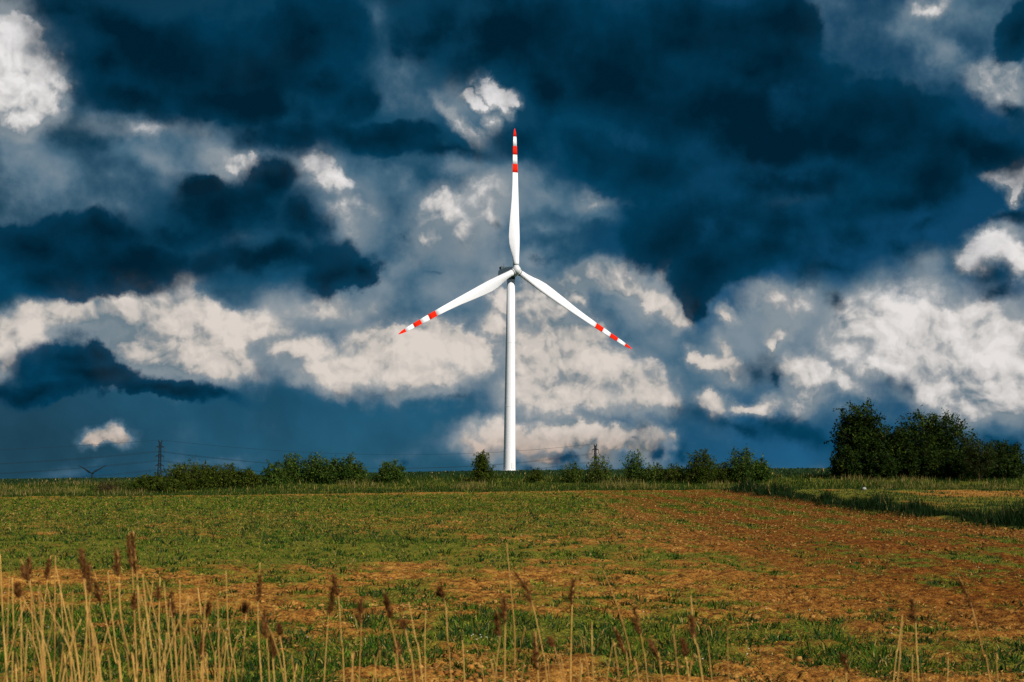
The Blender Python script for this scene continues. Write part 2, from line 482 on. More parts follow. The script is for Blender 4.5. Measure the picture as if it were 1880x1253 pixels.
def green_cover(x, y):
    """share of weeds on the field: bands across it, bare tracks running away on the right"""
    px = col_of(x, y)
    n = fbm(x * 0.33, y * 0.16, 11, 4) - 0.5
    n2 = fbm(x * 1.3, y * 0.8, 23, 3) - 0.5
    yw = y * (1 + .34 * (fbm(x * .12, y * .07, 7, 3) - .5))
    row = np.interp(yw, [9, 17, 18.5, 20.5, 22.5, 25, 27, 29, 31.5, 35, 38.5, 41, 46, 54, 58, 62, 80, 100, 125, 150],
                       [.20, .30, .52, .66, .74, .72, .54, .36, .36, .30, .40, .74, .92, .86, .66, .80, .74, .82, .80, .66])
    right = smooth01(px, 1150, 1550)
    row = row + (0.50 - row) * (0.25 + .65 * smooth01(px, 1050, 1300)) * smooth01(y, 22, 30)
    row = row + .10 * (1 - smooth01(px, 500, 1000)) * smooth01(y, 38, 42)
    diag = smooth01(x - (8.5 - 0.02 * y), -3.5, 3.0)
    far = smooth01(y, 55, 110)
    bare = np.maximum(diag * smooth01(y, 22, 60), right * 0.75)
    trk = 0.5 + 0.5 * np.sin((x + 0.02 * y + 0.8 * n) * 2.1)
    g = row + 0.75 * n + 0.9 * n2 - bare * (0.0 + 0.40 * trk)
    return np.clip(g, 0.02, 1.0)

# ------------------------------------------------------------------ materials
def material(name):
    m = bpy.data.materials.new(name); m.use_nodes = True
    m.node_tree.nodes.clear()
    return m

class MN:
    """small node helper for materials"""
    def __init__(self, name):
        self.m = material(name); self.t = self.m.node_tree
    def n(self, kind, **kw):
        x = self.t.nodes.new(kind)
        for k, v in kw.items(): setattr(x, k, v)
        return x
    def put(self, s, v):
        if isinstance(v, bpy.types.NodeSocket): self.t.links.new(v, s)
        else: s.default_value = v
    def math(self, op, a, b=0.0, clamp=False):
        x = self.n('ShaderNodeMath', operation=op, use_clamp=clamp)
        self.put(x.inputs[0], a); self.put(x.inputs[1], b); return x.outputs[0]
    def mix(self, f, a, b, mode='MIX'):
        x = self.n('ShaderNodeMix', data_type='RGBA', blend_type=mode)
        self.put(x.inputs[0], f); self.put(x.inputs[6], a); self.put(x.inputs[7], b); return x.outputs[2]
    def noise(self, vec, scale, detail=4, rough=0.55, out='Fac', dims='3D'):
        x = self.n('ShaderNodeTexNoise', noise_dimensions=dims)
        if vec is not None: self.put(x.inputs['Vector'], vec)
        x.inputs['Scale'].default_value = scale; x.inputs['Detail'].default_value = detail; x.inputs['Roughness'].default_value = rough
        return x.outputs[out]
    def ramp(self, f, stops):
        x = self.n('ShaderNodeValToRGB'); self.put(x.inputs[0], f); cr = x.color_ramp
        cr.elements[0].position, cr.elements[0].color = stops[0]
        cr.elements[1].position, cr.elements[1].color = stops[-1]
        for p, c in stops[1:-1]:
            e = cr.elements.new(p); e.color = c
        return x.outputs[0]
    def coord(self, which='Object'):
        return self.n('ShaderNodeTexCoord').outputs[which]
    def attr(self, name='tint'):
        return self.n('ShaderNodeAttribute', attribute_name=name)
    def bump(self, h, strength=0.3, dist=0.05):
        x = self.n('ShaderNodeBump'); x.inputs['Strength'].default_value = strength; x.inputs['Distance'].default_value = dist
        self.put(x.inputs['Height'], h); return x.outputs[0]
    def surface(self, color, rough=0.6, spec=0.3, normal=None, metallic=0.0):
        b = self.n('ShaderNodeBsdfPrincipled')
        self.put(b.inputs['Base Color'], color); self.put(b.inputs['Roughness'], rough)
        b.inputs['Specular IOR Level'].default_value = spec; b.inputs['Metallic'].default_value = metallic
        if normal is not None: self.put(b.inputs['Normal'], normal)
        o = self.n('ShaderNodeOutputMaterial'); self.t.links.new(b.outputs[0], o.inputs[0])
        return self.m
    def leaf(self, color, trans=0.3, rough=0.6):
        b = self.n('ShaderNodeBsdfPrincipled')
        self.put(b.inputs['Base Color'], color); b.inputs['Roughness'].default_value = rough; b.inputs['Specular IOR Level'].default_value = 0.06
        t = self.n('ShaderNodeBsdfTranslucent'); self.put(t.inputs[0], color)
        mx = self.n('ShaderNodeMixShader'); mx.inputs[0].default_value = trans
        self.t.links.new(b.outputs[0], mx.inputs[1]); self.t.links.new(t.outputs[0], mx.inputs[2])
        o = self.n('ShaderNodeOutputMaterial'); self.t.links.new(mx.outputs[0], o.inputs[0])
        return self.m

def rgb(r, g, b): return (r, g, b, 1.0)

def paint(name, c, dirt=0.12, rough=0.4, spec=0.4):
    k = MN(name); co = k.coord()
    mp = k.n('ShaderNodeMapping'); k.put(mp.inputs[0], co); mp.inputs[3].default_value = (1.6, 1.6, 0.12)
    d = k.noise(mp.outputs[0], 1.3, 6, 0.6)
    d2 = k.noise(co, 0.35, 4, 0.6)
    f = k.math('MULTIPLY', k.math('ADD', k.math('SUBTRACT', d, 0.42), k.math('SUBTRACT', d2, 0.5)), dirt * 3, True)
    colr = k.mix(f, rgb(*c), rgb(c[0] * .62, c[1] * .62, c[2] * .6))
    return k.surface(colr, rough, spec)

MAT = {}
MAT['white'] = paint('turbine_white_paint', (0.82, 0.82, 0.84))
MAT['red'] = paint('signal_red_paint', (0.86, 0.020, 0.004), 0.03, 0.8, 0.05)
MAT['nacelle'] = paint('nacelle_gelcoat', (0.74, 0.75, 0.75), 0.15)
MAT['dark_metal'] = paint('dark_vent_metal', (0.035, 0.06, 0.065), 0.1, 0.5)
MAT['concrete'] = paint('foundation_concrete', (0.42, 0.41, 0.38), 0.4, 0.85)
MAT['far_steel'] = paint('cloud_shaded_steel', (0.005, 0.015, 0.020), 0.1, 0.9)  # distant steel under cloud: the shade is put into its colour
MAT['far_turbine'] = paint('cloud_shaded_turbine', (0.003, 0.014, 0.020), 0.05, 0.9)  # far turbine darkened by colour to look cloud-shadowed
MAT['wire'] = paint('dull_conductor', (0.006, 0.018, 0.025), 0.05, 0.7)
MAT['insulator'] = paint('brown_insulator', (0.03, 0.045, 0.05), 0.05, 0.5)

# soil
k = MN('field_soil'); co = k.coord()
at_g = k.attr('tint')
sepc = k.n('ShaderNodeSeparateColor'); k.t.links.new(at_g.outputs['Color'], sepc.inputs[0])
n_big = k.noise(co, 0.35, 4, 0.6); n_mid = k.noise(co, 3.0, 5, 0.65); n_fine = k.noise(co, 19.0, 5, 0.7)
soil = k.ramp(k.math('ADD', k.math('MULTIPLY', n_mid, 0.55), k.math('MULTIPLY', n_fine, 0.45)),
    [(0.36, rgb(.060,.022,.005)), (0.46, rgb(.24,.092,.015)), (0.54, rgb(.53,.23,.038)), (0.66, rgb(.78,.46,.12))])
soil = k.mix(k.math('MULTIPLY', sepc.outputs[1], 0.95), soil, k.mix(1.0, soil, rgb(.46,.33,.18), 'MULTIPLY'))  # soil darkened where the cloud shade is painted in
grs = k.ramp(n_fine, [(0.38, rgb(.009,.034,.003)), (0.49, rgb(.060,.130,.008)), (0.58, rgb(.18,.24,.018)), (0.68, rgb(.46,.33,.05))])
gf = k.math('MULTIPLY', k.math('SUBTRACT', k.math('ADD', k.math('MULTIPLY', sepc.outputs[0], 1.0), k.math('MULTIPLY', k.math('SUBTRACT', k.math('ADD', k.math('MULTIPLY', n_mid, .4), k.math('MULTIPLY', n_fine, .6)), 0.5), 2.6)), 0.46), 4.5, True)
gf = k.math('MULTIPLY', gf, 0.80)
crop = k.ramp(k.math('ADD', k.math('MULTIPLY', n_big, .5), k.math('MULTIPLY', n_mid, .5)), [(0.35, rgb(.014,.036,.012)), (0.6, rgb(.026,.056,.018))])
cc = k.mix(gf, soil, grs)
cc = k.mix(sepc.outputs[2], cc, crop)
hgt = k.math('ADD', k.math('MULTIPLY', n_mid, 0.6), k.math('MULTIPLY', n_fine, 0.4))
MAT['ground'] = k.surface(cc, 0.95, 0.1, k.bump(hgt, 1.0, 0.16))

def foliage_mat(name, trans=0.25):
    k = MN(name); a = k.attr('tint')
    return k.leaf(a.outputs['Color'], trans, 0.55)
MAT['grass'] = foliage_mat('grass_blades', 0.30)
MAT['leaves'] = foliage_mat('tree_leaves', 0.30)
k = MN('clods'); a = k.attr('tint'); co = k.coord()
MAT['clod'] = k.surface(k.mix(k.math('MULTIPLY', k.noise(co, 24, 4, .6), 0.9), a.outputs['Color'], rgb(.10,.045,.014)), 0.95, 0.1)
k = MN('bark'); co = k.coord()
MAT['bark'] = k.surface(k.ramp(k.noise(co, 6, 5, .65), [(0.35, rgb(.030,.020,.012)), (0.65, rgb(.12,.080,.045))]), 0.9, 0.1)
k = MN('dry_reed'); co = k.coord()
oi = k.n('ShaderNodeObjectInfo').outputs['Random']
mpz = k.n('ShaderNodeMapping'); k.put(mpz.inputs[0], co); mpz.inputs[3].default_value = (30, 30, 2.2)
rc = k.mix(oi, rgb(.92,.56,.14), rgb(.54,.27,.06))
rc = k.mix(k.math('MULTIPLY', k.noise(mpz.outputs[0], 2.0, 4, .6), 0.8), rc, rgb(.20,.095,.028))
MAT['reed'] = k.surface(rc, 0.6, 0.25)
k = MN('reed_plume'); a = k.attr('tint')
MAT['plume'] = k.leaf(a.outputs['Color'], 0.25, 0.8)
k = MN('stone'); co = k.coord()
MAT['stone'] = k.surface(k.ramp(k.noise(co, 8, 5, .6), [(0.3, rgb(.20,.20,.19)), (0.7, rgb(.42,.42,.40))]), 0.85, 0.2)

# ================================================================== ground sheet
ys = np.concatenate([np.linspace(-40, 0, 9), np.linspace(0.6, 9, 30), np.arange(9.25, 40, 0.08) , 40 * (160 / 40.0) ** np.linspace(0.004, 1, 230), 160 * (560 / 160.0) ** np.linspace(0.02, 1, 46), 560 * (9000 / 560.0) ** np.linspace(0.06, 1, 22)])
ts = np.concatenate([np.linspace(-3.0, -0.66, 14), np.linspace(-0.60, -0.44, 10), np.linspace(-0.43, 0.43, 400), np.linspace(0.44, 0.60, 10), np.linspace(0.66, 3.0, 14)])
Yg, Tg = np.meshgrid(ys, ts, indexing='ij')
Xg = Tg * (np.abs(Yg) + 4.0)
Zg = ground_z(Xg, Yg)
cov = green_cover(Xg, np.maximum(Yg, 9))
fieldm = smooth01(Yg, 7.0, 9.0) * (1 - smooth01(Yg, 147, 150)) * (1 - smooth01(Xg, 23.0, 25.0))
near = 1 - smooth01(Yg, 60, 110)
clod = fbm(Xg * 6.5, Yg * 6.5, 31, 3, 0.6); lump = fbm(Xg * 1.6, Yg * 1.6, 41, 3)
Zg = Zg + fieldm * near * ((np.abs(clod - 0.5) * -0.34 + 0.07) * (1 - 0.45 * cov) + (lump - 0.5) * 0.20)
Zg = Zg + (1 - fieldm) * (fbm(Xg * 0.5, Yg * 0.5, 51, 3) - 0.5) * 0.25 * (1 - smooth01(Yg, 160, 240)) * smooth01(Yg, 3, 8)
px_ = col_of(Xg, Yg)
right_field = smooth01(Xg, 29, 32) * smooth01(Yg, 40, 60) * (1 - smooth01(Yg, 147, 150))
verge = np.maximum(smooth01(Yg, 148.5, 150.5) * (1 - smooth01(Yg, 172, 176)), smooth01(Xg, 24.0, 25.2) * (1 - smooth01(Xg, 29.0, 31.0)) * (1 - smooth01(Yg, 150, 152)))
verge = np.maximum(verge, 1 - smooth01(Yg, 6.2, 7.6))
g_r = cov * fieldm + verge * 1.1 + right_field * np.clip(0.85 + 1.0 * (fbm(Xg * .35, Yg * .12, 61, 3) - .5) - .55 * smooth01(Yg, 118, 132) * (1 - smooth01(Yg, 144, 148)) * smooth01(px_, 1640, 1740), 0, 1)
g_r = g_r + smooth01(Yg, 172, 176)
# strip of bare ploughed earth along the far edge
g_r = g_r * (1 - 0.85 * smooth01(Yg, 143, 145) * (1 - smooth01(Yg, 148, 149.5)) * (1 - smooth01(Xg, 24, 26)))
damp = smooth01(Xg - (6.0 + 0.0 * Yg), -5.0, 7.0) * smooth01(Yg, 12, 30) * fieldm  # cloud shade over the right side, painted into the soil colour
cr = smooth01(Yg, 173, 180)
nr, nc = Yg.shape
V = np.stack([Xg, Yg, Zg], -1).reshape(-1, 3)
I = np.arange(nr * nc).reshape(nr, nc)
F = np.stack([I[:-1, :-1], I[:-1, 1:], I[1:, 1:], I[1:, :-1]], -1).reshape(-1, 4)
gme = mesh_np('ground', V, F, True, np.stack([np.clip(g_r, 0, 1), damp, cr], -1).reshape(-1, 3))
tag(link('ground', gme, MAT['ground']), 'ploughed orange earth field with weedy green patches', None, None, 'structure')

# ================================================================== grass, weeds, clods (nobody could count them)
def sample_view(n, py0, py1, px0=-60, px1=1940, power=1.0):
    """places on the field spread evenly over the view of it"""
    py = py0 + (py1 - py0) * rng.random(n) ** power
    px = px0 + (px1 - px0) * rng.random(n)
    # distance where the falling sight line meets the land, on a table per column
    yy = np.concatenate([np.linspace(8.2, 60, 300), np.linspace(60.5, 150, 300)])
    out_y = np.empty(n)
    for c in range(21):
        cx = px0 + (px1 - px0) * (c + .5) / 21
        sel = np.abs(px - cx) <= (px1 - px0) / 42 + 1e-6
        rows = 888 + (EYE.z - ground_z((cx - CX) / FPX * yy, yy)) * FPX / yy
        rows = np.minimum.accumulate(rows)
        out_y[sel] = np.interp(-py[sel], -rows, yy)
    out_y *= 1 + 0.01 * (rng.random(n) - .5)
    return (px - CX) / FPX * out_y, out_y

def blades(bx, by, bz, h, w, lean, ang, face, cols, bend=0.5):
    """each blade: base edge, mid edge, tip (3 triangles)"""
    n = len(bx)
    dx, dy = np.cos(ang), np.sin(ang); fx, fy = np.cos(face) * w * .5, np.sin(face) * w * .5
    b = np.stack([bx, by, bz], -1)
    side = np.stack([fx, fy, np.zeros(n)], -1)
    mid = b + np.stack([dx * lean * h * .35, dy * lean * h * .35, h * .6], -1)
    tip = b + np.stack([dx * lean * h, dy * lean * h, h * (1 - bend * np.abs(lean) * .5)], -1)
    V = np.stack([b - side, b + side, mid + side * .75, mid - side * .75, tip], 1)
    i0 = (np.arange(n) * 5)[:, None]
    F = np.concatenate([i0 + np.array([[0, 1, 2]]), i0 + np.array([[0, 2, 3]]), i0 + np.array([[3, 2, 4]])], 0)
    return V.reshape(-1, 3), F, np.repeat(cols, 5, 0)

def blades1(bx, by, bz, h, w, lean, ang, face, cols):
    """far blade: one triangle"""
    n = len(bx)
    b = np.stack([bx, by, bz], -1)
    side = np.stack([np.cos(face) * w * .5, np.sin(face) * w * .5, np.zeros(n)], -1)
    tip = b + np.stack([np.cos(ang) * lean * h, np.sin(ang) * lean * h, h], -1)
    V = np.stack([b - side, b + side, tip], 1)
    F = (np.arange(n) * 3)[:, None] + np.array([[0, 1, 2]])
    return V.reshape(-1, 3), F, np.repeat(cols, 3, 0)

def pick(pal, n, jitter=0.25):
    pal = np.array(pal); c = pal[rng.integers(0, len(pal), n)]
    return c * (1 + jitter * (rng.random((n, 1)) * 2 - 1))

def join(parts):
    V, F, C = [], [], []; o = 0
    for v, f, c in parts:
        V.append(v); F.append(f + o); C.append(c); o += len(v)
    return np.concatenate(V), np.concatenate(F), np.concatenate(C)

GREENS = [(.022,.066,.006),(.046,.112,.008),(.085,.160,.010),(.018,.055,.010),(.15,.215,.016),(.25,.245,.026),(.060,.130,.010)]
YELLOWS = [(.30,.24,.06),(.22,.20,.05),(.38,.25,.08)]
DARKG = [(.012,.040,.010),(.018,.052,.014),(.026,.062,.012)]

def on_field(x, y): return (x < ditch_axis(y) - 2.6) & (y < 147.5) & (y > 8.5)

def tufts(n, py0, py1, nb, hmin, hmax, wmul, thr, simple=False, pal=GREENS, pw=1.0):
    x, y = sample_view(n, py0, py1, power=pw)
    g = green_cover(x, y)
    keep = on_field(x, y) & (g > thr + 0.55 * (rng.random(n) - .35))
    x, y, g = x[keep], y[keep], g[keep]; m = len(x)
    hh = (hmin + (hmax - hmin) * rng.random(m) ** 2) * (0.6 + 0.8 * g)
    rad = hh * 0.55
    X = np.repeat(x, nb); Y = np.repeat(y, nb); H = np.repeat(hh, nb) * (0.45 + 0.65 * rng.random(m * nb))
    a = rng.random(m * nb) * 6.2832; r = np.repeat(rad, nb) * np.sqrt(rng.random(m * nb))
    X = X + np.cos(a) * r; Y = Y + np.sin(a) * r
    Z = ground_z(X, Y) - 0.03
    c = np.repeat(pick(pal, m, .35), nb, 0) * (0.75 + 0.5 * rng.random((m * nb, 1)))
    dry = rng.random(m * nb) < 0.10
    c[dry] = pick(YELLOWS, int(dry.sum()))
    w = (0.012 + 0.00042 * Y) * wmul * (0.6 + 0.8 * rng.random(m * nb))
    lean = 0.25 + (1.15 if simple else .75) * rng.random(m * nb)
    fn = blades1 if simple else blades
    return fn(X, Y, Z, H, w, lean, a, rng.random(m * nb) * 6.28, c)

parts = [tufts(72000, 975, 1275, 7, .04, .13, 1.25, .22, True),
         tufts(9000, 985, 1275, 7, .07, .19, 1.0, .30),
         tufts(2600, 985, 1270, 15, .12, .28, 1.1, .30, pal=DARKG + GREENS[:2]),
         tufts(3000, 950, 1270, 11, .10, .20, 1.1, -.3, pal=DARKG + GREENS[:2]),
         tufts(10000, 925, 1275, 6, .05, .13, 1.15, -.15, True),
         tufts(64000, 912, 1000, 5, .06, .16, 1.1, .20, True),
         tufts(30000, 897, 940, 5, .08, .20, 1.2, .20, True),
         tufts(2600, 912, 1000, 9, .16, .34, 1.3, .36, True, pal=DARKG)]
v_, f_, c_ = join(parts)
tag(link('field_weeds', mesh_np('field_weeds', v_, f_, False, c_), MAT['grass']), 'short green weeds scattered in patches over the orange field', 'grass', None, 'stuff')

# straw and stubble flecks lying on the earth
def straw(n, py0, py1, L, wmul):
    x, y = sample_view(n, py0, py1)
    keep = on_field(x, y); x, y = x[keep], y[keep]; m = len(x)
    a = rng.random(m) * 6.28; l = L * (0.5 + rng.random(m)) * (1 + y * .006); w = (.006 + .0004 * y) * wmul
    z = ground_z(x, y) + 0.03 + 0.03 * rng.random(m)
    d = np.stack([np.cos(a) * l, np.sin(a) * l, (rng.random(m) - .3) * l * .8], -1)
    s = np.stack([-np.sin(a) * w, np.cos(a) * w, w * .6], -1)
    b = np.stack([x, y, z], -1)
    V = np.stack([b - s, b + s, b + d], 1).reshape(-1, 3)
    F = (np.arange(m) * 3)[:, None] + np.array([[0, 1, 2]])
    c = np.repeat(pick([(.42,.21,.05),(.32,.15,.032),(.48,.30,.09),(.22,.10,.02)], m), 3, 0)
    return V, F, c
v_, f_, c_ = join([straw(32000, 960, 1270, .05, .8), straw(26000, 898, 985, .07, .9)])
tag(link('straw_litter', mesh_np('straw_litter', v_, f_, False, c_), MAT['grass']), 'dry straw scraps lying over the ploughed earth', 'straw', None, 'stuff')

# clods: lumpy little stones of earth
ico_v = []
t_ = (1 + 5 ** .5) / 2
for s1 in (-1, 1):
    for s2 in (-1, 1):
        ico_v += [(0, s1, s2 * t_), (s1, s2 * t_, 0), (s2 * t_, 0, s1)]
ico_v = np.array(ico_v) / math.sqrt(1 + t_ * t_)
bm_ = bmesh.new()
for p in ico_v: bm_.verts.new(p)
hull = bmesh.ops.convex_hull(bm_, input=bm_.verts[:])
bm_.verts.index_update(); bm_.faces.ensure_lookup_table()
ico_v = np.array([v.co[:] for v in bm_.verts]); ico_f = np.array([[v.index for v in f.verts] for f in bm_.faces]); bm_.free()
def clods(n, py0, py1, smin, smax, pw=1.0):
    x, y = sample_view(n, py0, py1, power=pw)
    g = green_cover(x, y)
    keep = on_field(x, y) & (g < 0.25 + 0.5 * rng.random(n)) & (fbm(x * .9, y * .6, 91, 3) > .36 + .22 * rng.random(n)); x, y = x[keep], y[keep]; m = len(x)
    s = smin + (smax - smin) * rng.random(m) ** 3
    j = 1 + 0.45 * (rng.random((m, 12, 1)) - .5)
    V = ico_v[None] * j * s[:, None, None] * np.stack([0.8 + .6 * rng.random(m), 0.8 + .6 * rng.random(m), 0.5 + .4 * rng.random(m)], -1)[:, None, :]
    a = rng.random(m) * 6.28; ca, sa = np.cos(a)[:, None], np.sin(a)[:, None]
    V = np.stack([V[..., 0] * ca - V[..., 1] * sa, V[..., 0] * sa + V[..., 1] * ca, V[..., 2]], -1)
    V += np.stack([x, y, ground_z(x, y) + s * .15 + .015], -1)[:, None, :]
    F = (np.arange(m) * 12)[:, None, None] + ico_f[None]
    shade_c = smooth01(x - 6.0, -5.0, 7.0)[:, None]  # same painted cloud shade, carried onto the clods
    c = pick([(.50,.21,.036),(.38,.15,.026),(.60,.31,.075),(.26,.10,.018)], m) * (1 - .34 * shade_c)
    return V.reshape(-1, 3), F.reshape(-1, 3), np.repeat(c, 12, 0)
v_, f_, c_ = join([clods(26000, 985, 1285, .012, .066), clods(12000, 925, 1010, .028, .11)])
tag(link('earth_clods', mesh_np('earth_clods', v_, f_, False, c_), MAT['clod']), 'loose clods of dry orange earth turned up by the plough', 'earth', None, 'stuff')

# small white wild flowers among the weeds
x, y = sample_view(90, 940, 1240)
kp = on_field(x, y) & (green_cover(x, y) > .4); x, y = x[kp], y[kp]
cl = [(882, 1178, 8), (640, 1068, 2), (20, 1100, 3), (1075, 1075, 2), (460, 1175, 3)]
for px, py, nfl in cl:
    d = 2.5 * FPX / (py - 888)
    x = np.concatenate([x, (px - CX) / FPX * d + rng.normal(0, .10, nfl)]); y = np.concatenate([y, d + rng.normal(0, .3, nfl)])
m = len(x); s = .010 + .00018 * y; z = ground_z(x, y) + .06 + .08 * rng.random(m)
b = np.stack([x, y, z], -1)
pent = [np.stack([np.cos(q) * s, np.sin(q) * s * .8, np.sin(q) * s * .5], -1) for q in np.linspace(0, 6.283, 6)[:5]]
V = np.stack([b + p for p in pent], 1).reshape(-1, 3)
i0 = (np.arange(m) * 5)[:, None]
F = np.concatenate([i0 + np.array([[0, 1, 2]]), i0 + np.array([[0, 2, 3]]), i0 + np.array([[0, 3, 4]])])
cw = np.repeat(pick([(.52,.50,.42),(.58,.55,.46),(.60,.46,.05)], m, .1), 5, 0)
tag(link('wild_flowers', mesh_np('wild_flowers', V, F, False, cw), MAT['grass']), 'tiny white and yellow wild flowers dotted among the weeds', 'flowers', None, 'stuff')

# ================================================================== rough grass: verge, side ditch, right-hand field, crop
def strand(x, y, h, w, pal, dry=0.15, dpal=YELLOWS, full=False, jit=.35):
    m = len(x)
    c = pick(pal, m, jit)
    q = rng.random(m) < dry; c[q] = pick(dpal, int(q.sum()))
    hh = h * (0.45 + 0.65 * rng.random(m)); hh[q] *= 1.25
    f = blades if full else blades1
    return f(x, y, ground_z(x, y) - .05, hh, w * (0.6 + .8 * rng.random(m)), 0.1 + .45 * rng.random(m), rng.random(m) * 6.28, rng.random(m) * 6.28, c)

VG = [(.014,.038,.006),(.024,.054,.007),(.038,.075,.009),(.052,.082,.010),(.016,.042,.009)]
n = 72000
y = 149.2 + 24 * rng.random(n) ** 1.3
x = (rng.random(n) * 2100 - 110 - CX) / FPX * y
hv = 0.25 + 0.65 * fbm(x * .25, y * .3, 71, 3) * smooth01(y, 149, 153)
vp = col_of(x, y)
dryn = fbm(x * .22, y * .2, 77, 3) - .10 + .16 * (1 - smooth01(vp, 180, 330)) + .12 * smooth01(vp, 1340, 1420) - .22 * (1 - smooth01(y, 150.5, 153))
d_ = (dryn > .56)
v_, f_, c_ = join([strand(x[~d_], y[~d_], hv[~d_] * .85, .075, VG, .05), strand(x[d_], y[d_], hv[d_], .065, VG, .36, [(.26,.19,.055),(.20,.16,.05),(.34,.24,.09),(.15,.13,.03)])])
tag(link('verge_grass', mesh_np('verge_grass', v_, f_, False, c_), MAT['grass']), 'tall rough grass with dry tan stalks on the bank behind the field', 'grass', None, 'stuff')

n = 80000
y = 36 * (150 / 36.) ** rng.random(n)
d = rng.normal(0, 1.25, n)
x = ditch_axis(y) - .6 + d
hv = (0.16 + 2.4 * fbm(x * .45, y * .22, 81, 3) ** 2.2) * np.exp(-(d / 2.8) ** 2)
v_, f_, c_ = join([strand(x, y, hv, .018 + .00036 * y, [(.007,.020,.004),(.010,.028,.006),(.016,.040,.008),(.009,.024,.006)], .02)])
tag(link('ditch_grass', mesh_np('ditch_grass', v_, f_, False, c_), MAT['grass']), 'dense dark green grass filling the ditch at the right side of the field', 'grass', None, 'stuff')

n = 46000
y = 55 * (149 / 55.) ** rng.random(n)
x = ditch_axis(y) + 2 + (rng.random(n) ** 1.2) * (y * .40 - 20).clip(6, 60)
gg = .1 + fbm(x * .35, y * .12, 61, 3) + .35 * (rng.random(n) - .5) - .25 * smooth01(y, 118, 132) * smooth01(col_of(x, y), 1640, 1740)
kp = gg > .36; x, y = x[kp], y[kp]
v_, f_, c_ = join([strand(x, y, np.full(len(x), .26), .02 + .0004 * y, DARKG + VG[:2], .06)])
tag(link('meadow_grass', mesh_np('meadow_grass', v_, f_, False, c_), MAT['grass']), 'short patchy green grass on the strip beyond the right ditch', 'grass', None, 'stuff')

n = 26000
y = 174 * (524 / 174.) ** rng.random(n)
x = (rng.random(n) * 2100 - 110 - CX) / FPX * y
v_, f_, c_ = join([strand(x, y, np.full(n, .45), .05 + .0011 * y, [(.014,.038,.012),(.022,.050,.015),(.028,.058,.017)], .02)])
tag(link('crop', mesh_np('crop', v_, f_, False, c_), MAT['grass']), 'even green young crop rising to the crest behind the bank', 'crop', None, 'stuff')

n = 9000
y = 0.5 + 7.4 * rng.random(n); x = (rng.random(n) * 2 - 1) * 6
v_, f_, c_ = join([strand(x, y, np.full(n, .45), .010, GREENS + VG, .35, full=True)])
tag(link('roadside_grass', mesh_np('roadside_grass', v_, f_, False, c_), MAT['grass']), 'mixed green and dry grass at the foot of the reeds', 'grass', None, 'stuff')

# ================================================================== wind turbine
def loop(cx, cz, rx, rz, y, n, p=2.0):
    out = []
    for j in range(n):
        a = 2 * math.pi * j / n
        c, s = math.cos(a), math.sin(a)
        out.append((cx + rx * math.copysign(abs(c) ** (2 / p), c), y, cz + rz * math.copysign(abs(s) ** (2 / p), s)))
    return out

SECT = [  # r fraction, leading edge, chord, thickness ratio, twist deg
    (.030, 1.08, 2.16, 1.0, 0), (.055, 1.08, 2.16, 1.0, 0), (.085, 1.14, 2.40, .80, 10), (.13, 1.28, 3.05, .52, 13), (.18, 1.42, 3.75, .38, 12),
    (.235, 1.50, 4.05, .31, 10), (.30, 1.48, 3.80, .27, 8), (.38, 1.42, 3.35, .24, 6), (.50, 1.34, 2.65, .22, 4), (.60, 1.24, 2.25, .20, 2.5),
    (.687, 1.14, 2.00, .19, 1.5), (.748, 1.04, 1.86, .18, 1), (.813, .94, 1.68, .18, .5), (.875, .82, 1.48, .17, 0), (.941, .66, 1.22, .16, 0), (.97, .46, .88, .16, 0), (.99, .22, .46, .16, 0), (1.0, .04, .14, .2, 0)]
def sect_at(f):
    a = [s[0] for s in SECT]
    return [float(np.interp(f, a, [s[i] for s in SECT])) for i in range(1, 5)]

def blade_ring(f, L, slim=1.0):
    le, ch, th, tw = sect_at(f)
    le *= slim; ch *= slim
    pts = []
    n = 16
    for j in range(n):
        a = 2 * math.pi * j / n
        xc = 0.5 + 0.5 * math.cos(a)                       # 1 at the leading edge
        foil = 1.25 * math.sqrt(max(xc if False else 1 - abs(2 * xc - 1) ** 2, 0))
        if th < 0.9:
            q = 1 - xc                                      # distance back from the leading edge
            foil = 5 * (0.2969 * math.sqrt(q) - 0.126 * q - 0.3516 * q * q + 0.2843 * q ** 3 - 0.1015 * q ** 4) * 2
            rnd = math.sqrt(max(1 - (2 * xc - 1) ** 2, 0))
            w = min(1, max(0, (th - .4) / .6)); foil = foil * (1 - w) + rnd * w
        else:
            foil = math.sqrt(max(1 - (2 * xc - 1) ** 2, 0))
        x = le - ch * (1 - xc)
        y = math.copysign(foil * th * ch * .5, math.sin(a)) if abs(math.sin(a)) > 1e-6 else 0.0
        t = R(tw); px_, py_ = x * math.cos(t) + y * math.sin(t), -x * math.sin(t) + y * math.cos(t)
        flap = -1.4 * f * f                                  # prebend away from the tower
        pts.append((px_, py_ + flap, f * L))
    return pts

def blade_segment(f0, f1, L, steps=3, slim=1.0, cap=True):
    b = Build(); fs = [s[0] for s in SECT if f0 < s[0] < f1]
    fs = sorted(set([f0, f1] + fs + [lerp(f0, f1, i / steps) for i in range(1, steps)]))
    b.rings([blade_ring(f, L, slim) for f in fs], cap)
    return b

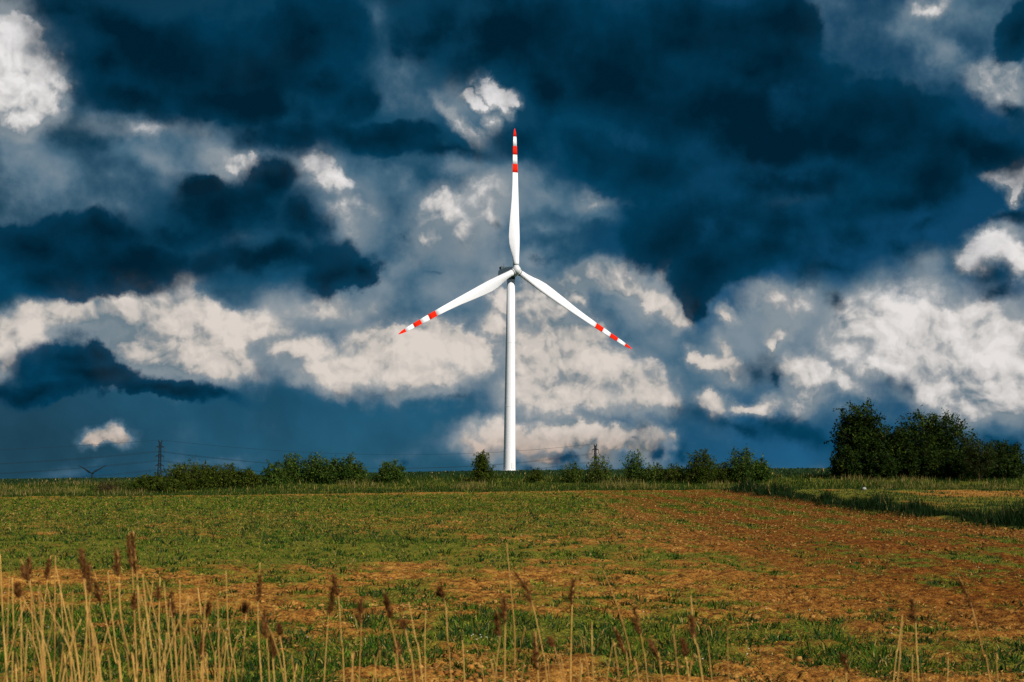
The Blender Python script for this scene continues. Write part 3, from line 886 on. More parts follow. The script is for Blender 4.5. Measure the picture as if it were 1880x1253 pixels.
T_DEPTH, T_YAW = 495.0, R(25)
tx = at(935.3, 864, T_DEPTH).x
tz = gz(tx, T_DEPTH)
hub_w = at(947.0, 496.5, T_DEPTH - 4.0)
HUB_H = hub_w.z - tz
turb = empty('wind_turbine', (tx, T_DEPTH, tz), 'tall white wind turbine with red banded blade tips standing on the crop field', 'wind turbine', None, T_YAW)
TOP = HUB_H - 2.0
b = Build()
prof = [(0.0, 2.12), (0.25, 2.12), (TOP * .33, 1.90), (TOP * .66, 1.66), (TOP, 1.36)]
b.rings([[(r * math.cos(2 * math.pi * j / 40), r * math.sin(2 * math.pi * j / 40), z) for j in range(40)] for z, r in prof])
link('tower', b.mesh('tower', True), MAT['white'], turb)
for z, r in ((TOP * .33, 1.90), (TOP * .66, 1.66)):
    b = Build(); b.rings([[((r + .025) * math.cos(2 * math.pi * j / 40), (r + .025) * math.sin(2 * math.pi * j / 40), z + dz) for j in range(40)] for dz in (-.07, .07)])
    link('tower_flange', b.mesh('tower_flange', True), MAT['white'], turb)
b = Build(); b.rings([[(r * math.cos(2 * math.pi * j / 32), r * math.sin(2 * math.pi * j / 32), z) for j in range(32)] for z, r in ((-1.2, 3.0), (.02, 2.9), (.12, 2.7))])
link('foundation', b.mesh('foundation'), MAT['concrete'], turb)
b = Build(); b.box((0.3, -2.16, 1.7), (.95, .10, 2.1)); link('tower_door', b.mesh('tower_door'), MAT['nacelle'], turb)
# nacelle: rounded box along local y, nose towards -y, tilted with the shaft
TILT = R(5)
nac = Build()
rows_ = [(-2.6, 1.15, 1.25, 0.0), (-2.2, 1.5, 1.6, 0.0), (-1.0, 1.68, 1.78, 0.0), (2.0, 1.75, 1.85, .02), (6.4, 1.7, 1.75, .1), (7.6, 1.5, 1.45, .25), (8.0, 1.1, 1.0, .35)]
nac.rings([[(x, y, z) for (x, y, z) in loop(0, dz, rx, rz_, yy, 28, 5.0)] for yy, rx, rz_, dz in rows_])
naco = link('nacelle', nac.mesh('nacelle', True), MAT['nacelle'], turb, (0, 0, HUB_H - .1))
b = Build(); b.box((0, 6.2, 2.25), (2.7, 1.6, .85)); link('cooler', b.mesh('cooler'), MAT['dark_metal'], naco)
b = Build(); b.bar((-.5, 5.0, 1.7), (-.5, 5.0, 3.9), .06, 6); b.bar((-.9, 5.0, 3.3), (-.1, 5.0, 3.3), .04, 6); link('wind_mast', b.mesh('wind_mast'), MAT['dark_metal'], naco)
b = Build(); b.rings([[(r * math.cos(2 * math.pi * j / 24), r * math.sin(2 * math.pi * j / 24), z) for j in range(24)] for z, r in ((-2.6, 1.46), (-1.6, 1.50))])
link('yaw_collar', b.mesh('yaw_collar', True), MAT['dark_metal'], naco)
# hub with its three root sockets
hub = bpy.data.objects.new('hub', None)
b = Build()
hp = [(1.5, 1.0), (1.15, 1.42), (.4, 1.55), (-.5, 1.5), (-1.1, 1.30), (-1.6, .95), (-1.9, .5), (-2.0, .12)]
b.rings([[(r * math.cos(2 * math.pi * j / 28), y, r * math.sin(2 * math.pi * j / 28)) for j in range(28)] for y, r in hp])
hubm = b.mesh('hub', True)
hub = link('hub', hubm, MAT['nacelle'], turb, (0, -4.3, HUB_H))
hub.rotation_euler = (-TILT, 0, 0)
BL = 51.3
for rot in (0.5, 120.5, 240.5):
    rm = Matrix.Rotation(R(rot), 4, 'Y')
    b = Build(); b.rings([[(1.13 * math.cos(2 * math.pi * j / 24), 1.13 * math.sin(2 * math.pi * j / 24), z) for j in range(24)] for z in (.9, 1.62)])
    sk = link('blade_socket', b.mesh('blade_socket', True), MAT['nacelle'], hub); sk.matrix_local = rm
    b = Build(); b.rings([[(1.17 * math.cos(2 * math.pi * j / 24), 1.17 * math.sin(2 * math.pi * j / 24), z) for j in range(24)] for z in (1.60, 1.78)])
    sk = link('root_ring', b.mesh('root_ring', True), MAT['dark_metal'], hub); sk.matrix_local = rm
    # white lengths of the blade are the blade itself, red lengths are its bands
    w = blade_segment(.034, .687, BL, 18)
    for f0, f1 in ((.748, .813), (.875, .941)):
        s = blade_segment(f0, f1, BL, 2); o = len(w.v); w.v += s.v; w.f += [tuple(i + o for i in f) for f in s.f]
    bo = link('blade', w.mesh('blade', True), MAT['white'], turb)
    bo.matrix_local = Matrix.Translation((0, -4.3, HUB_H)) @ Matrix.Rotation(-TILT, 4, 'X') @ rm
    for f0, f1, nm in ((.687, .748, 'red_band'), (.813, .875, 'red_band'), (.941, 1.0, 'red_tip')):
        link(nm, blade_segment(f0, f1, BL, 2).mesh(nm, True), MAT['red'], bo)

# ------------------------------------------------------------------ far turbine on the left
fd = 4650.0
fh = at(169.8, 869.3, fd)
far = empty('wind_turbine', (fh.x, fd, fh.z - 98), 'tiny dark distant wind turbine in a Y pose on the horizon', 'wind turbine', None, R(0))
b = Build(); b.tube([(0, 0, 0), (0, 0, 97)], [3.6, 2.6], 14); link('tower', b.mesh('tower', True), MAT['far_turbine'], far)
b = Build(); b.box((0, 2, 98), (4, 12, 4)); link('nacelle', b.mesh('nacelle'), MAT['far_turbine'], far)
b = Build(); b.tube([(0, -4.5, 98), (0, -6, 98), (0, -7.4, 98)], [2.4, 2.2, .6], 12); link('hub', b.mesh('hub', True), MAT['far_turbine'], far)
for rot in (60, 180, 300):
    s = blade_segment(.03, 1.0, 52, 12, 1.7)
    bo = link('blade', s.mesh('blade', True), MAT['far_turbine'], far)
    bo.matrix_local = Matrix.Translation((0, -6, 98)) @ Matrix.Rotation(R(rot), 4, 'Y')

# ================================================================== lattice pylons and power lines
ARMS = (38.5, 29.5, 20.5); PH = 45.5; ARM = 4.1
def pylon_meshes():
    mast = Build(); wid = lambda z: lerp(2.7, 1.25, z / 20.) if z < 20 else lerp(1.25, 0.85, (z - 20) / 21.)
    zs = [0, 5, 9.5, 13.5, 17, 20.5, 23.5, 26.5, 29.5, 32.5, 35.5, 38.5, 41.0]
    cor = lambda z: [Vector((sx * wid(z), sy * wid(z), z)) for sx, sy in ((-1, -1), (1, -1), (1, 1), (-1, 1))]
    for z0, z1 in zip(zs[:-1], zs[1:]):
        c0, c1 = cor(z0), cor(z1)
        for i in range(4):
            j = (i + 1) % 4
            mast.bar(c0[i], c1[i], .26); mast.bar(c0[i], c1[j], .15); mast.bar(c0[j], c1[i], .15); mast.bar(c1[i], c1[j], .15)
    horn = Build()
    for s in (-1, 1):
        for sy in (-1, 1):
            horn.bar((s * .85, sy * .85, 41), (s * 1.9, 0, PH), .30); horn.bar((-s * .85, sy * .85, 41), (s * .9, 0, 43.4), .24)
        horn.bar((s * 1.9, 0, PH), (s * .1, 0, 42.4), .24)
    arm = Build()
    for s in (-1, 1):
        for sy in (-1, 1):
            arm.bar((0, sy * .85, 0), (s * ARM, 0, -.1), .30); arm.bar((0, sy * .85, 1.7), (s * ARM, 0, .05), .26)
            arm.bar((s * 1.7, sy * .45, 0), (s * 1.7, sy * .45, 1.0), .09)
    ins = Build(); ins.tube([(0, 0, 0), (0, 0, -.4), (0, 0, -3.6), (0, 0, -4.0)], [.16, .34, .34, .16], 8)
    return mast.mesh('mast'), horn.mesh('horn'), arm.mesh('crossarm'), ins.mesh('insulator')
PM = pylon_meshes()
def pylon(loc, label, rz):
    e = empty('lattice_pylon', loc, label, 'pylon', 'lattice pylons of the power line', rz)
    link('mast', PM[0], MAT['far_steel'], e); link('horn', PM[1], MAT['far_steel'], e)
    for z in ARMS:
        a = link('crossarm', PM[2], MAT['far_steel'], e, (0, 0, z))
        for s in (-1, 1): link('insulator', PM[3], MAT['insulator'], a, (s * ARM, 0, -.15))
    return e
p1 = at(294.5, 808, 1400); p2 = at(1093, 815, 1650)
P1 = Vector((p1.x, 1400, p1.z - PH)); P2 = Vector((p2.x, 1650, p2.z - PH)); PL = P1 - (P2 - P1); PL.z = P1.z - 12
rz = 0.35
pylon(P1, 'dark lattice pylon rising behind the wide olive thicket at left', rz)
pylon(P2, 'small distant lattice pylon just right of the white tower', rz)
def wire(a, b, sag, label, grp):
    m = Build(); n = 28; pts = []
    for i in range(n + 1):
        t = i / n; p = a.lerp(b, t); p.z -= 4 * sag * t * (1 - t); pts.append(p - a)
    m.tube(pts, [.12] * (n + 1), 4)
    tag(link('power_line', m.mesh('power_line'), MAT['wire'], None, a), label, 'power line', grp)
side = Vector((math.cos(rz), math.sin(rz), 0))
lev = ('upper', 'middle', 'lower')
for A, B, sag, nm in ((P1, P2, 17.0, 'between the two lattice pylons'), (PL, P1, 13.0, 'going left from the left pylon')):
    wire(A + Vector((0, 0, PH)), B + Vector((0, 0, PH)), sag * .8, 'topmost thin earth wire ' + nm, 'overhead power lines')
    for q, z in enumerate(ARMS):
        for s, sd in ((-1, 'left'), (1, 'right')):
            wire(A + side * ARM * s + Vector((0, 0, z - 4.1)), B + side * ARM * s + Vector((0, 0, z - 4.1)), sag, lev[q] + ' power line on the ' + sd + ' arms, ' + nm, 'overhead power lines')

# ================================================================== bushes and trees
OLIVE = [(.028,.050,.005),(.046,.072,.007),(.066,.088,.009),(.034,.056,.008),(.088,.105,.012)]
MIDG = [(.024,.054,.008),(.040,.080,.011),(.064,.112,.014),(.034,.070,.012),(.10,.145,.022)]
FRESH = [(.050,.082,.010),(.075,.110,.014),(.10,.135,.020),(.038,.066,.010)]
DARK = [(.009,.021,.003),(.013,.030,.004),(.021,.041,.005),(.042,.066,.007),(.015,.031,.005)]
BROWN = [(.060,.034,.016),(.045,.028,.014),(.085,.050,.024),(.03,.03,.012)]

def plant(name, label, cat, group, px, depth, wpx, py_top, pal, seed, style='bush', leaf=.17, per=40, dens=1.25, lean=0.0, limbs=None, low=.12):
    """stems or a trunk with limbs; leaf clusters sit along the limbs so that gaps stay between them"""
    r = np.random.default_rng(seed)
    x0 = (px - CX) / FPX * depth; z0 = gz(x0, depth)
    h = (at(px, py_top, depth).z - z0) * .95; w = wpx / FPX * depth
    root = empty(name, (x0, depth, z0), label, cat, group)
    wood = Build(); cen = []; rad = []
    size = (w * h) ** .5
    nl = limbs or int((13 + 4.2 * w * dens) if style == 'bush' else (22 + 4.6 * w * dens))
    trunk = None
    if style in ('tree', 'cone'):
        trunk = [Vector((0, 0, -.15))]
        for i in range(1, 7):
            t = i / 6; trunk.append(Vector((lean * t * t + r.normal(0, .012 * h) * t, r.normal(0, .02 * h) * t, h * .86 * t)))
        wood.tube(trunk, [h * .021 * (1.12 - t) + .015 for t in np.linspace(0, 1, 7)], 8)
    for i in range(nl):
        a = 6.2832 * (i * .381966 + .12 * r.random()) * 1.0
        t = (i + .5) / nl
        if style == 'bush':
            zf = low + (1 - low) * (t ** .75) if i else 1.0
            hr = math.sqrt(max(.02, 1 - (zf * .96) ** 2.2)) * (.72 + .45 * r.random())
            e = Vector((math.cos(a) * w * .5 * hr, math.sin(a) * w * .42 * hr, h * zf * (.80 + .2 * r.random()) if i else h * .97))
            s = Vector((e.x * .14, e.y * .14, -.12)); bow = Vector((e.x * .12, e.y * .12, -.04 * h))
        elif style == 'cone':
            zf = low + (1 - low) * t
            hr = (1 - zf) ** .85 * (.7 + .5 * r.random()) + .05
            e = Vector((math.cos(a) * w * .5 * hr, math.sin(a) * w * .45 * hr, h * zf))
            k = max(0, zf - .14) * .99; s = trunk[min(5, int(k * 6))].lerp(trunk[min(6, int(k * 6) + 1)], k * 6 - int(k * 6)); bow = Vector((0, 0, -.02 * h))
        else:
            zf = max(low, .10) + (1 - max(low, .10)) * t
            hr = math.sqrt(max(.05, 1 - ((zf - .50) / .54) ** 2)) * (.66 + .46 * r.random())
            e = Vector((math.cos(a) * w * .5 * hr + lean * zf * zf, math.sin(a) * w * .42 * hr, h * zf * (.92 + .08 * r.random())))
            k = max(0, zf - .26) * .95; s = trunk[min(5, int(k * 6))].lerp(trunk[min(6, int(k * 6) + 1)], k * 6 - int(k * 6)); bow = Vector((0, 0, -.03 * h))
        L = (e - s).length
        mid = (s + e) * .5 + bow * r.uniform(.3, 1.2)
        pts = [(s * (1 - q) ** 2 + mid * 2 * q * (1 - q) + e * q * q) for q in (0, .25, .5, .75, 1)]
        rb = .008 + .0065 * L
        wood.tube(pts, [rb * (1.05 - .85 * q) for q in (0, .25, .5, .75, 1)], 4, False)
        ncl = max(4, int(2.0 + L * 2.6 / (size * .28 + .25)))
        for q in np.linspace(.28 if style == 'bush' else .34, 1.0, ncl):
            c = s * (1 - q) ** 2 + mid * 2 * q * (1 - q) + e * q * q
            big = (.098 * size + .15) * (1.15 - .50 * q) * r.uniform(.7, 1.35)
            cen.append(c + Vector(r.normal(0, 1, 3)) * big * .35); rad.append(big)
            for _ in range(2):                   # side twigs
                dv = Vector((r.normal(), r.normal(), r.normal() * .5 + .55)).normalized() * big * r.uniform(1.1, 2.3)
                if (c + dv).z < .1: continue
                if r.random() < .5: wood.tube([c, c + dv], [rb * .35, .004], 3, False)
                cen.append(c + dv); rad.append(big * r.uniform(.35, .7))
        dv = (e - mid).normalized() + Vector((0, 0, .5)); dv = dv.normalized() * r.uniform(.04, .11) * h   # leading shoot
        wood.tube([e, e + dv], [.008, .003], 3, False)
        for q in (.35, .7, 1.0):
            cen.append(e + dv * q); rad.append(.13 * (1.25 - .7 * q) * r.uniform(.8, 1.3))
    cen = np.array([c[:] for c in cen]); rad = np.array(rad); nc_ = len(cen)
    cnt = np.maximum(3, per * .85 * (rad / (.098 * size + .15)) ** 1.7).astype(int)
    idx = np.repeat(np.arange(nc_), cnt); n = len(idx)
    off = r.normal(0, 1, (n, 3)); off /= np.linalg.norm(off, axis=1)[:, None] + 1e-6
    off *= (r.random((n, 1)) ** .5) * rad[idx][:, None] * np.array([1.1, 1.1, .9])
    p = cen[idx] + off
    p[:, 2] = np.maximum(p[:, 2], .05)
    nrm = off + r.normal(0, .6, (n, 3)) * rad[idx][:, None] + np.array([0, 0, .35]) * rad[idx][:, None]
    nrm /= np.linalg.norm(nrm, axis=1)[:, None] + 1e-6
    t1 = np.cross(nrm, r.normal(0, 1, (n, 3))); t1 /= np.linalg.norm(t1, axis=1)[:, None] + 1e-6
    t2 = np.cross(nrm, t1)
    s = leaf * (.55 + .95 * r.random((n, 1)) ** 2)
    V = np.stack([p - t1 * s * .55, p - t2 * s * .30 + nrm * s * .08, p + t1 * s * .55, p + t2 * s * .30 + nrm * s * .08], 1).reshape(-1, 3)
    i0 = (np.arange(n) * 4)[:, None]
    F = np.concatenate([i0 + np.array([[0, 1, 2]]), i0 + np.array([[0, 2, 3]])])
    pal = np.array(pal)
    ccl = pal[r.integers(0, len(pal), nc_)] * (.75 + .5 * r.random((nc_, 1)))
    c = ccl[idx] * (.7 + .6 * r.random((n, 1)))
    link('crown' if style != 'bush' else 'foliage', mesh_np('foliage', V, F, False, np.repeat(c, 4, 0)), MAT['leaves'], root)
    link('trunk' if style != 'bush' else 'stem', wood.mesh('wood', True), MAT['bark'], root)
    return root

GB, GS, GR = 'bushes on the grass bank', 'saplings on the grass bank', 'trees at the right end of the bank'
PLANTS = [
 # name, label, cat, group, px, depth, width px, top py, palette, seed, kwargs
 ('bush', 'low dark bush at the left end of the wide olive thicket', 'bush', GB, 282, 158, 62, 872, OLIVE, 1, dict(dens=1.9, per=46)),
 ('bush', 'tallest rounded olive bush of the thicket below the left pylon', 'bush', GB, 352, 160, 110, 848, OLIVE, 2, dict(dens=1.9, per=46)),
 ('bush', 'dark olive bush between the tallest thicket bush and the paler end bush', 'bush', GB, 412, 161, 82, 853, OLIVE, 3, dict(dens=1.9, per=46)),
 ('bush', 'lower olive bush at the right end of the thicket below the pylon', 'bush', GB, 452, 161, 56, 860, OLIVE, 4, dict(dens=1.9, per=46)),
 ('bush', 'small bush in front of the tallest olive thicket bush', 'bush', GB, 318, 156, 60, 880, OLIVE, 5, dict(dens=1.9, per=46)),
 ('bush', 'leafless reddish brown shrub among pale stalks left of the olive thicket', 'shrub', GB, 203, 157, 46, 884, BROWN, 6, dict(per=12, leaf=.10)),
 ('bush', 'thin pale sprig of shrub just left of the olive thicket', 'shrub', GB, 232, 160, 34, 882, FRESH, 7, dict(per=8, leaf=.12)),
 ('bush', 'leaning rounded bush starting the leafy green row left of the tower', 'bush', GB, 508, 163, 46, 850, MIDG, 8, {}),
 ('bush', 'tallest bush of the leafy green row with a pointed leafy top', 'bush', GB, 540, 165, 50, 830, MIDG, 9, {}),
 ('bush', 'second tall bush of the leafy green row, right of its tallest', 'bush', GB, 580, 165, 52, 833, MIDG, 10, {}),
 ('bush', 'middle bush of the leafy green row with a rounded top', 'bush', GB, 610, 164, 46, 839, MIDG, 11, {}),
 ('bush', 'bush with a flat broad top near the right end of the leafy row', 'bush', GB, 640, 164, 44, 834, MIDG, 12, {}),
 ('bush', 'shorter bush closing the right end of the leafy green row', 'bush', GB, 660, 164, 32, 850, MIDG, 13, {}),
 ('bush', 'round bush standing alone between the leafy row and the white tower', 'bush', GB, 721, 164, 60, 846, MIDG, 14, {}),
 ('sapling', 'pointed cone shaped sapling just left of the white tower', 'sapling', GS, 887, 164, 46, 832, FRESH[:1] + OLIVE, 15, dict(style='cone')),
 ('bush', 'tiny weedy bush on the bank just right of the white tower', 'bush', GB, 985, 163, 30, 860, OLIVE, 16, dict(per=14)),
 ('bush', 'loose low bush under the far pylon, left of the taller ones', 'bush', GB, 1052, 162, 46, 850, FRESH, 17, dict(per=16)),
 ('bush', 'open twiggy bush directly in front of the far pylon', 'bush', GB, 1100, 162, 52, 836, FRESH, 18, dict(per=14)),
 ('sapling', 'slim sapling with a dense dark head right of the far pylon', 'sapling', GS, 1166, 163, 40, 826, MIDG, 19, dict(per=22)),
 ('bush', 'low weedy bush right of the slim sapling', 'bush', GB, 1202, 162, 44, 850, FRESH, 20, dict(per=16)),
 ('bush', 'low bush at the left foot of the dark upright bush', 'bush', GB, 1238, 161, 46, 851, OLIVE, 21, dict(per=20)),
 ('bush', 'dark upright bush with spiky shoots midway between tower and trees', 'bush', GB, 1288, 160, 62, 823, OLIVE[:4], 22, {}),
 ('bush', 'fresh green bush with tall shoots right of the dark upright bush', 'bush', GB, 1362, 161, 64, 819, MIDG, 23, {}),
 ('bush', 'small green side bush at the right of the tall shooting bush', 'bush', GB, 1396, 161, 36, 840, MIDG, 24, {}),
 ('bush', 'low filler bush between the two tall bushes midway to the trees', 'bush', GB, 1326, 161, 40, 850, OLIVE, 25, dict(per=20)),
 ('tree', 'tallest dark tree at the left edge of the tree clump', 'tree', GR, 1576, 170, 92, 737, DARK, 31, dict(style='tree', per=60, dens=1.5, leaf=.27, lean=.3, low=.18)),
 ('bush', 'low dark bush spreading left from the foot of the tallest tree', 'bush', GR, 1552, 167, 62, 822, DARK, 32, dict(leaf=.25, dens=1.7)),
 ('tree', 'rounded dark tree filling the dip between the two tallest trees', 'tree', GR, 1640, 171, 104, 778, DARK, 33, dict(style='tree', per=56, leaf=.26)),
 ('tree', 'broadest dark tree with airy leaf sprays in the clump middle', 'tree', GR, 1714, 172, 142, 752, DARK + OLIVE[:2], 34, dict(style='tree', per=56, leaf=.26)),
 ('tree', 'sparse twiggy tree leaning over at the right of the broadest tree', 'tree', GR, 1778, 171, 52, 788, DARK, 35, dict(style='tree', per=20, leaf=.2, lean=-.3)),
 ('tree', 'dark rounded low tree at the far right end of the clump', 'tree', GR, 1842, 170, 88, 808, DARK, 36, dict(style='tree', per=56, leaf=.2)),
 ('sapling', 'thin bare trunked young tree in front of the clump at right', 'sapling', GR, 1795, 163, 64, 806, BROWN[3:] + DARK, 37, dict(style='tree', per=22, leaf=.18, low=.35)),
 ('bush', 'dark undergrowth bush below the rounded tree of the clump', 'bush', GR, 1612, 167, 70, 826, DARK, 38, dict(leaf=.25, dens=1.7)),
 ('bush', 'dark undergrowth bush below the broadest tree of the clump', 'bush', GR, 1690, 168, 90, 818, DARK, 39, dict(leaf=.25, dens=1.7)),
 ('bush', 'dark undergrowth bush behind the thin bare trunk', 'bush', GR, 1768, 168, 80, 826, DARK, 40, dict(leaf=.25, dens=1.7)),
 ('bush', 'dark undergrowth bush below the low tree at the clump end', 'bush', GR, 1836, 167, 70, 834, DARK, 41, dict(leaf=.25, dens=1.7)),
]
for nm, lb, ct, gp, px, dp, wp, tp, pal, sd, kw in PLANTS:
    plant(nm, lb, ct, gp, px, dp, wp, tp, pal, sd, **kw)

# pale field stone by the track on the right
b = Build()
r_ = random.Random(5)
n = 9
b.rings([[(q * math.cos(6.283 * j / n) * (.8 + .4 * r_.random()), q * .7 * math.sin(6.283 * j / n) * (.8 + .4 * r_.random()), z) for j in range(n)] for z, q in ((-.1, .20), (.05, .24), (.14, .19), (.20, .08))])
sd_ = 140.0; sx_ = (1585 - CX) / FPX * sd_
tag(link('stone', b.mesh('stone', True), MAT['stone'], None, (sx_, sd_, gz(sx_, sd_) + .12)), 'pale grey field stone lying on the grass strip at right', 'stone')

# ================================================================== dry reeds in front
# px path of each stalk from the foot of the picture to its tip; head = span of the plume along the stalk (0 tip .. 1 foot), width in px
def Z(ox, *pts): return [(ox + x / 3.76, 950 + y / 3.76) for x, y in pts]
BARE = 'short bare dry stalk crowding the foot of the dense left reed stand'
BARE2 = 'short bare dry stalk at the bottom edge right of the dense stand'
REEDS = [
 # path (tip first), head (start px below tip, length px, width px) or None, label
 (Z(0,(0,255),(20,700),(48,1139)), None, 'bare pale reed stalk cut by the left picture edge'),
 (Z(0,(85,415),(95,800),(115,1139)), None, None),
 (Z(0,(145,290),(215,500),(255,800),(300,1139)), (20,26,9), 'reed bent left with a dark plume, second plume from left edge'),
 (Z(0,(205,255),(212,500),(240,1139)), (10,28,5), 'reed with a slim brown plume behind the bent leftmost one'),
 (Z(0,(352,265),(325,450),(290,850),(305,1139)), (8,36,6), 'reed leaning right with a long slim brown plume at left'),
 (Z(0,(383,265),(376,700),(375,1139)), None, None),
 (Z(0,(385,340),(470,750),(550,1139)), None, None),
 (Z(0,(275,465),(290,700),(320,1139)), None, None),
 (Z(0,(130,480),(150,700),(150,1139)), (0,22,8), 'short reed with a stubby dark plume near left edge'),
 (Z(0,(553,215),(578,430),(600,700),(562,1139)), (6,52,9), 'tall reed with a fat brown plume left of the tallest pair'),
 (Z(0,(622,330),(622,540),(600,750),(590,1139)), (0,54,8), 'reed with a drooping dark plume right of the fat plumed one'),
 (Z(0,(655,390),(705,610),(800,1000),(832,1139)), (22,36,7), 'slanting reed with a dark plume hanging along its bend at left'),
 (Z(0,(745,375),(770,640),(805,930),(840,1139)), None, None),
 (Z(0,(812,235),(822,420),(835,690),(900,980),(935,1139)), (4,44,7), 'reed with a dark brown plume just left of the tallest pair'),
 (Z(0,(920,95),(945,400),(962,700),(1000,1139)), (8,72,8), 'tallest reed of all with a long ragged dark plume'),
 (Z(0,(888,105),(912,330),(925,650),(945,1139)), (8,56,7), 'second tallest reed, its plume crossing the tallest one'),
 (Z(0,(930,540),(928,800),(930,1139)), (0,28,6), 'low reed with a dark plume under the tallest pair'),
 (Z(0,(985,395),(1010,640),(1045,900),(1075,1139)), None, None),
 (Z(0,(1105,415),(1097,700),(1100,1139)), (20,24,3), 'upright reed with a very thin plume right of the tallest pair'),
 (Z(0,(1188,525),(1202,700),(1228,1139)), (0,50,10), 'reed with a thick dark plume midway along the left stand'),
 (Z(0,(1178,560),(1150,900),(1110,1100)), None, None),
 (Z(0,(1240,430),(1243,700),(1250,1139)), None, None),
 (Z(0,(1305,545),(1285,800),(1265,1139)), None, None),
 (Z(0,(1292,640),(1330,900),(1360,1139)), None, None),
 (Z(0,(1365,480),(1390,740),(1385,1139)), None, None),
 (Z(0,(1447,600),(1430,720),(1405,870),(1400,1139)), (0,30,5), 'reed leaning right with a slim faded plume'),
 (Z(0,(1408,830),(1400,1000),(1395,1139)), (0,42,8), 'short reed with a dark plume low in the left stand'),
 (Z(0,(1500,555),(1510,800),(1520,1139)), None, None),
 (Z(0,(1560,370),(1575,750),(1610,1000),(1632,1139)), None, None),
 (Z(0,(1702,612),(1685,850),(1665,1139)), (0,16,7), 'reed with a tiny tufted dark plume at its tip'),
 (Z(0,(1795,310),(1780,600),(1788,900),(1805,1139)), (28,46,5), 'tall reed with a narrow dark plume at the right of the left stand'),
 (Z(0,(1832,640),(1845,900),(1860,1139)), (4,50,9), 'reed with a brown plume just right of the narrow plumed one'),
 (Z(0,(1858,810),(1895,1139)), (4,44,9), 'low leaning reed with a dark plume right of the left stand'),
 (Z(450,(222,725),(258,930),(282,1139)), (8,18,5), 'slanting thin reed with a faint side tuft right of the left stand'),
 (Z(450,(600,490),(575,700),(545,1139)), (0,54,8), 'left leaning one of the crossed pair with dark plumes'),
 (Z(450,(618,420),(645,560),(665,850),(682,1139)), (0,34,8), 'right one of the crossed pair, plume at its very tip'),
 (Z(450,(808,565),(800,760),(785,1139)), (2,44,8), 'single reed with a brown plume right of the crossed pair'),
 (Z(450,(955,500),(1000,720),(1045,900),(1060,1139)), (12,46,8), 'reed bent left with a plume along its neck'),
 (Z(450,(1128,585),(1175,830),(1225,1139)), None, 'stout bare reed slanting left between two plumed reeds'),
 (Z(450,(1100,735),(1135,930),(1170,1139)), (0,12,6), 'thin reed with a dark nub at its tip'),
 (Z(450,(1247,640),(1240,900),(1245,1139)), None, None),
 (Z(450,(1352,495),(1385,620),(1398,850),(1422,1139)), (0,24,13), 'reed with a rounded bushy dark plume'),
 (Z(450,(1500,855),(1515,1139)), None, None),
 (Z(450,(1050,870),(1085,1000),(1110,1139)), (0,28,9), 'low reed with a dark plume behind the reed bent left'),
 (Z(450,(928,865),(932,1139)), None, None),
 (Z(450,(1018,960),(1058,1139)), None, None),
 (Z(450,(738,1000),(744,1139)), None, None),
 (Z(450,(400,945),(392,1139)), None, None),
 (Z(450,(1738,640),(1758,850),(1722,1139)), (10,42,10), 'reed with a broad brown plume just left of the tower line'),
 (Z(450,(1800,545),(1795,800),(1792,1139)), (4,46,7), 'upright reed with a dark plume close under the tower'),
 (Z(450,(1805,175),(1830,450),(1860,800),(1858,1139)), None, 'tallest bare reed, rising straight below the tower'),
 (Z(850,(365,385),(440,480),(490,640),(555,950),(582,1139)), (2,66,11), 'reed arching left with a heavy dark brown plume'),
 (Z(850,(768,415),(752,650),(742,1139)), (8,42,8), 'upright reed with a dark plume right of the heavy arching one'),
 (Z(850,(968,365),(1060,600),(1135,850),(1165,1000),(1215,1139)), None, 'long bare reed slanting left, tallest right of the tower'),
 (Z(850,(888,725),(892,950),(900,1139)), None, 'thick pale upright bare reed stump left of the slanting one'),
 (Z(850,(833,845),(852,1000),(872,1139)), None, None),
 (Z(850,(612,845),(655,980),(702,1139)), (0,16,8), 'short reed bent left with a small dark tuft'),
 (Z(850,(1185,600),(1225,800),(1250,950),(1275,1139)), (8,50,12), 'reed with a thick blurred dark plume right of the slanting bare reed'),
 (Z(850,(1045,755),(1120,930),(1145,1139)), (8,46,9), 'short reed with a dark plume crossing the slanting bare reed'),
 (Z(850,(1290,840),(1345,960),(1375,1139)), (6,34,9), 'low reed with a faded brown plume'),
 (Z(850,(1448,745),(1470,950),(1492,1139)), None, 'thick bare reed stump with a ragged tip'),
 (Z(850,(1508,840),(1535,980),(1562,1139)), (2,32,12), 'low reed with a blunt dark plume right of the thick stump'),
 (Z(850,(1572,540),(1600,850),(1655,1139)), (44,36,9), 'tall slanting reed with its plume half way down'),
 (Z(850,(1690,860),(1720,1139)), None, None),
 (Z(850,(1828,760),(1835,1139)), None, None),
 (Z(850,(1030,850),(1080,1139)), None, None),
 (Z(850,(500,790),(512,960),(520,1139)), (10,80,8), 'low reed with a very long brown plume'),
 (Z(850,(428,765),(390,930),(345,1139)), None, None),
 (Z(1380,(1040,675),(1010,900),(978,1139)), None, None),
 (Z(1380,(1042,720),(1020,930),(1006,1139)), None, None),
 (Z(1380,(1108,555),(1130,720),(1140,950),(1152,1139)), (4,42,11), 'reed with a blurred dark plume, left of the last tall reed'),
 (Z(1380,(1425,400),(1500,560),(1545,720),(1600,950),(1645,1139)), (18,52,12), 'last tall reed, arching left with a dark plume'),
 (Z(1380,(660,1040),(655,1139)), (0,40,9), 'dark plume just rising above the bottom edge'),
 (Z(1380,(1112,1005),(1110,1139)), None, None),
 (Z(1380,(1345,1025),(1350,1139)), None, None),
 (Z(1380,(1702,985),(1700,1139)), None, None),
]
NAMED = len(REEDS)
rr = random.Random(11)
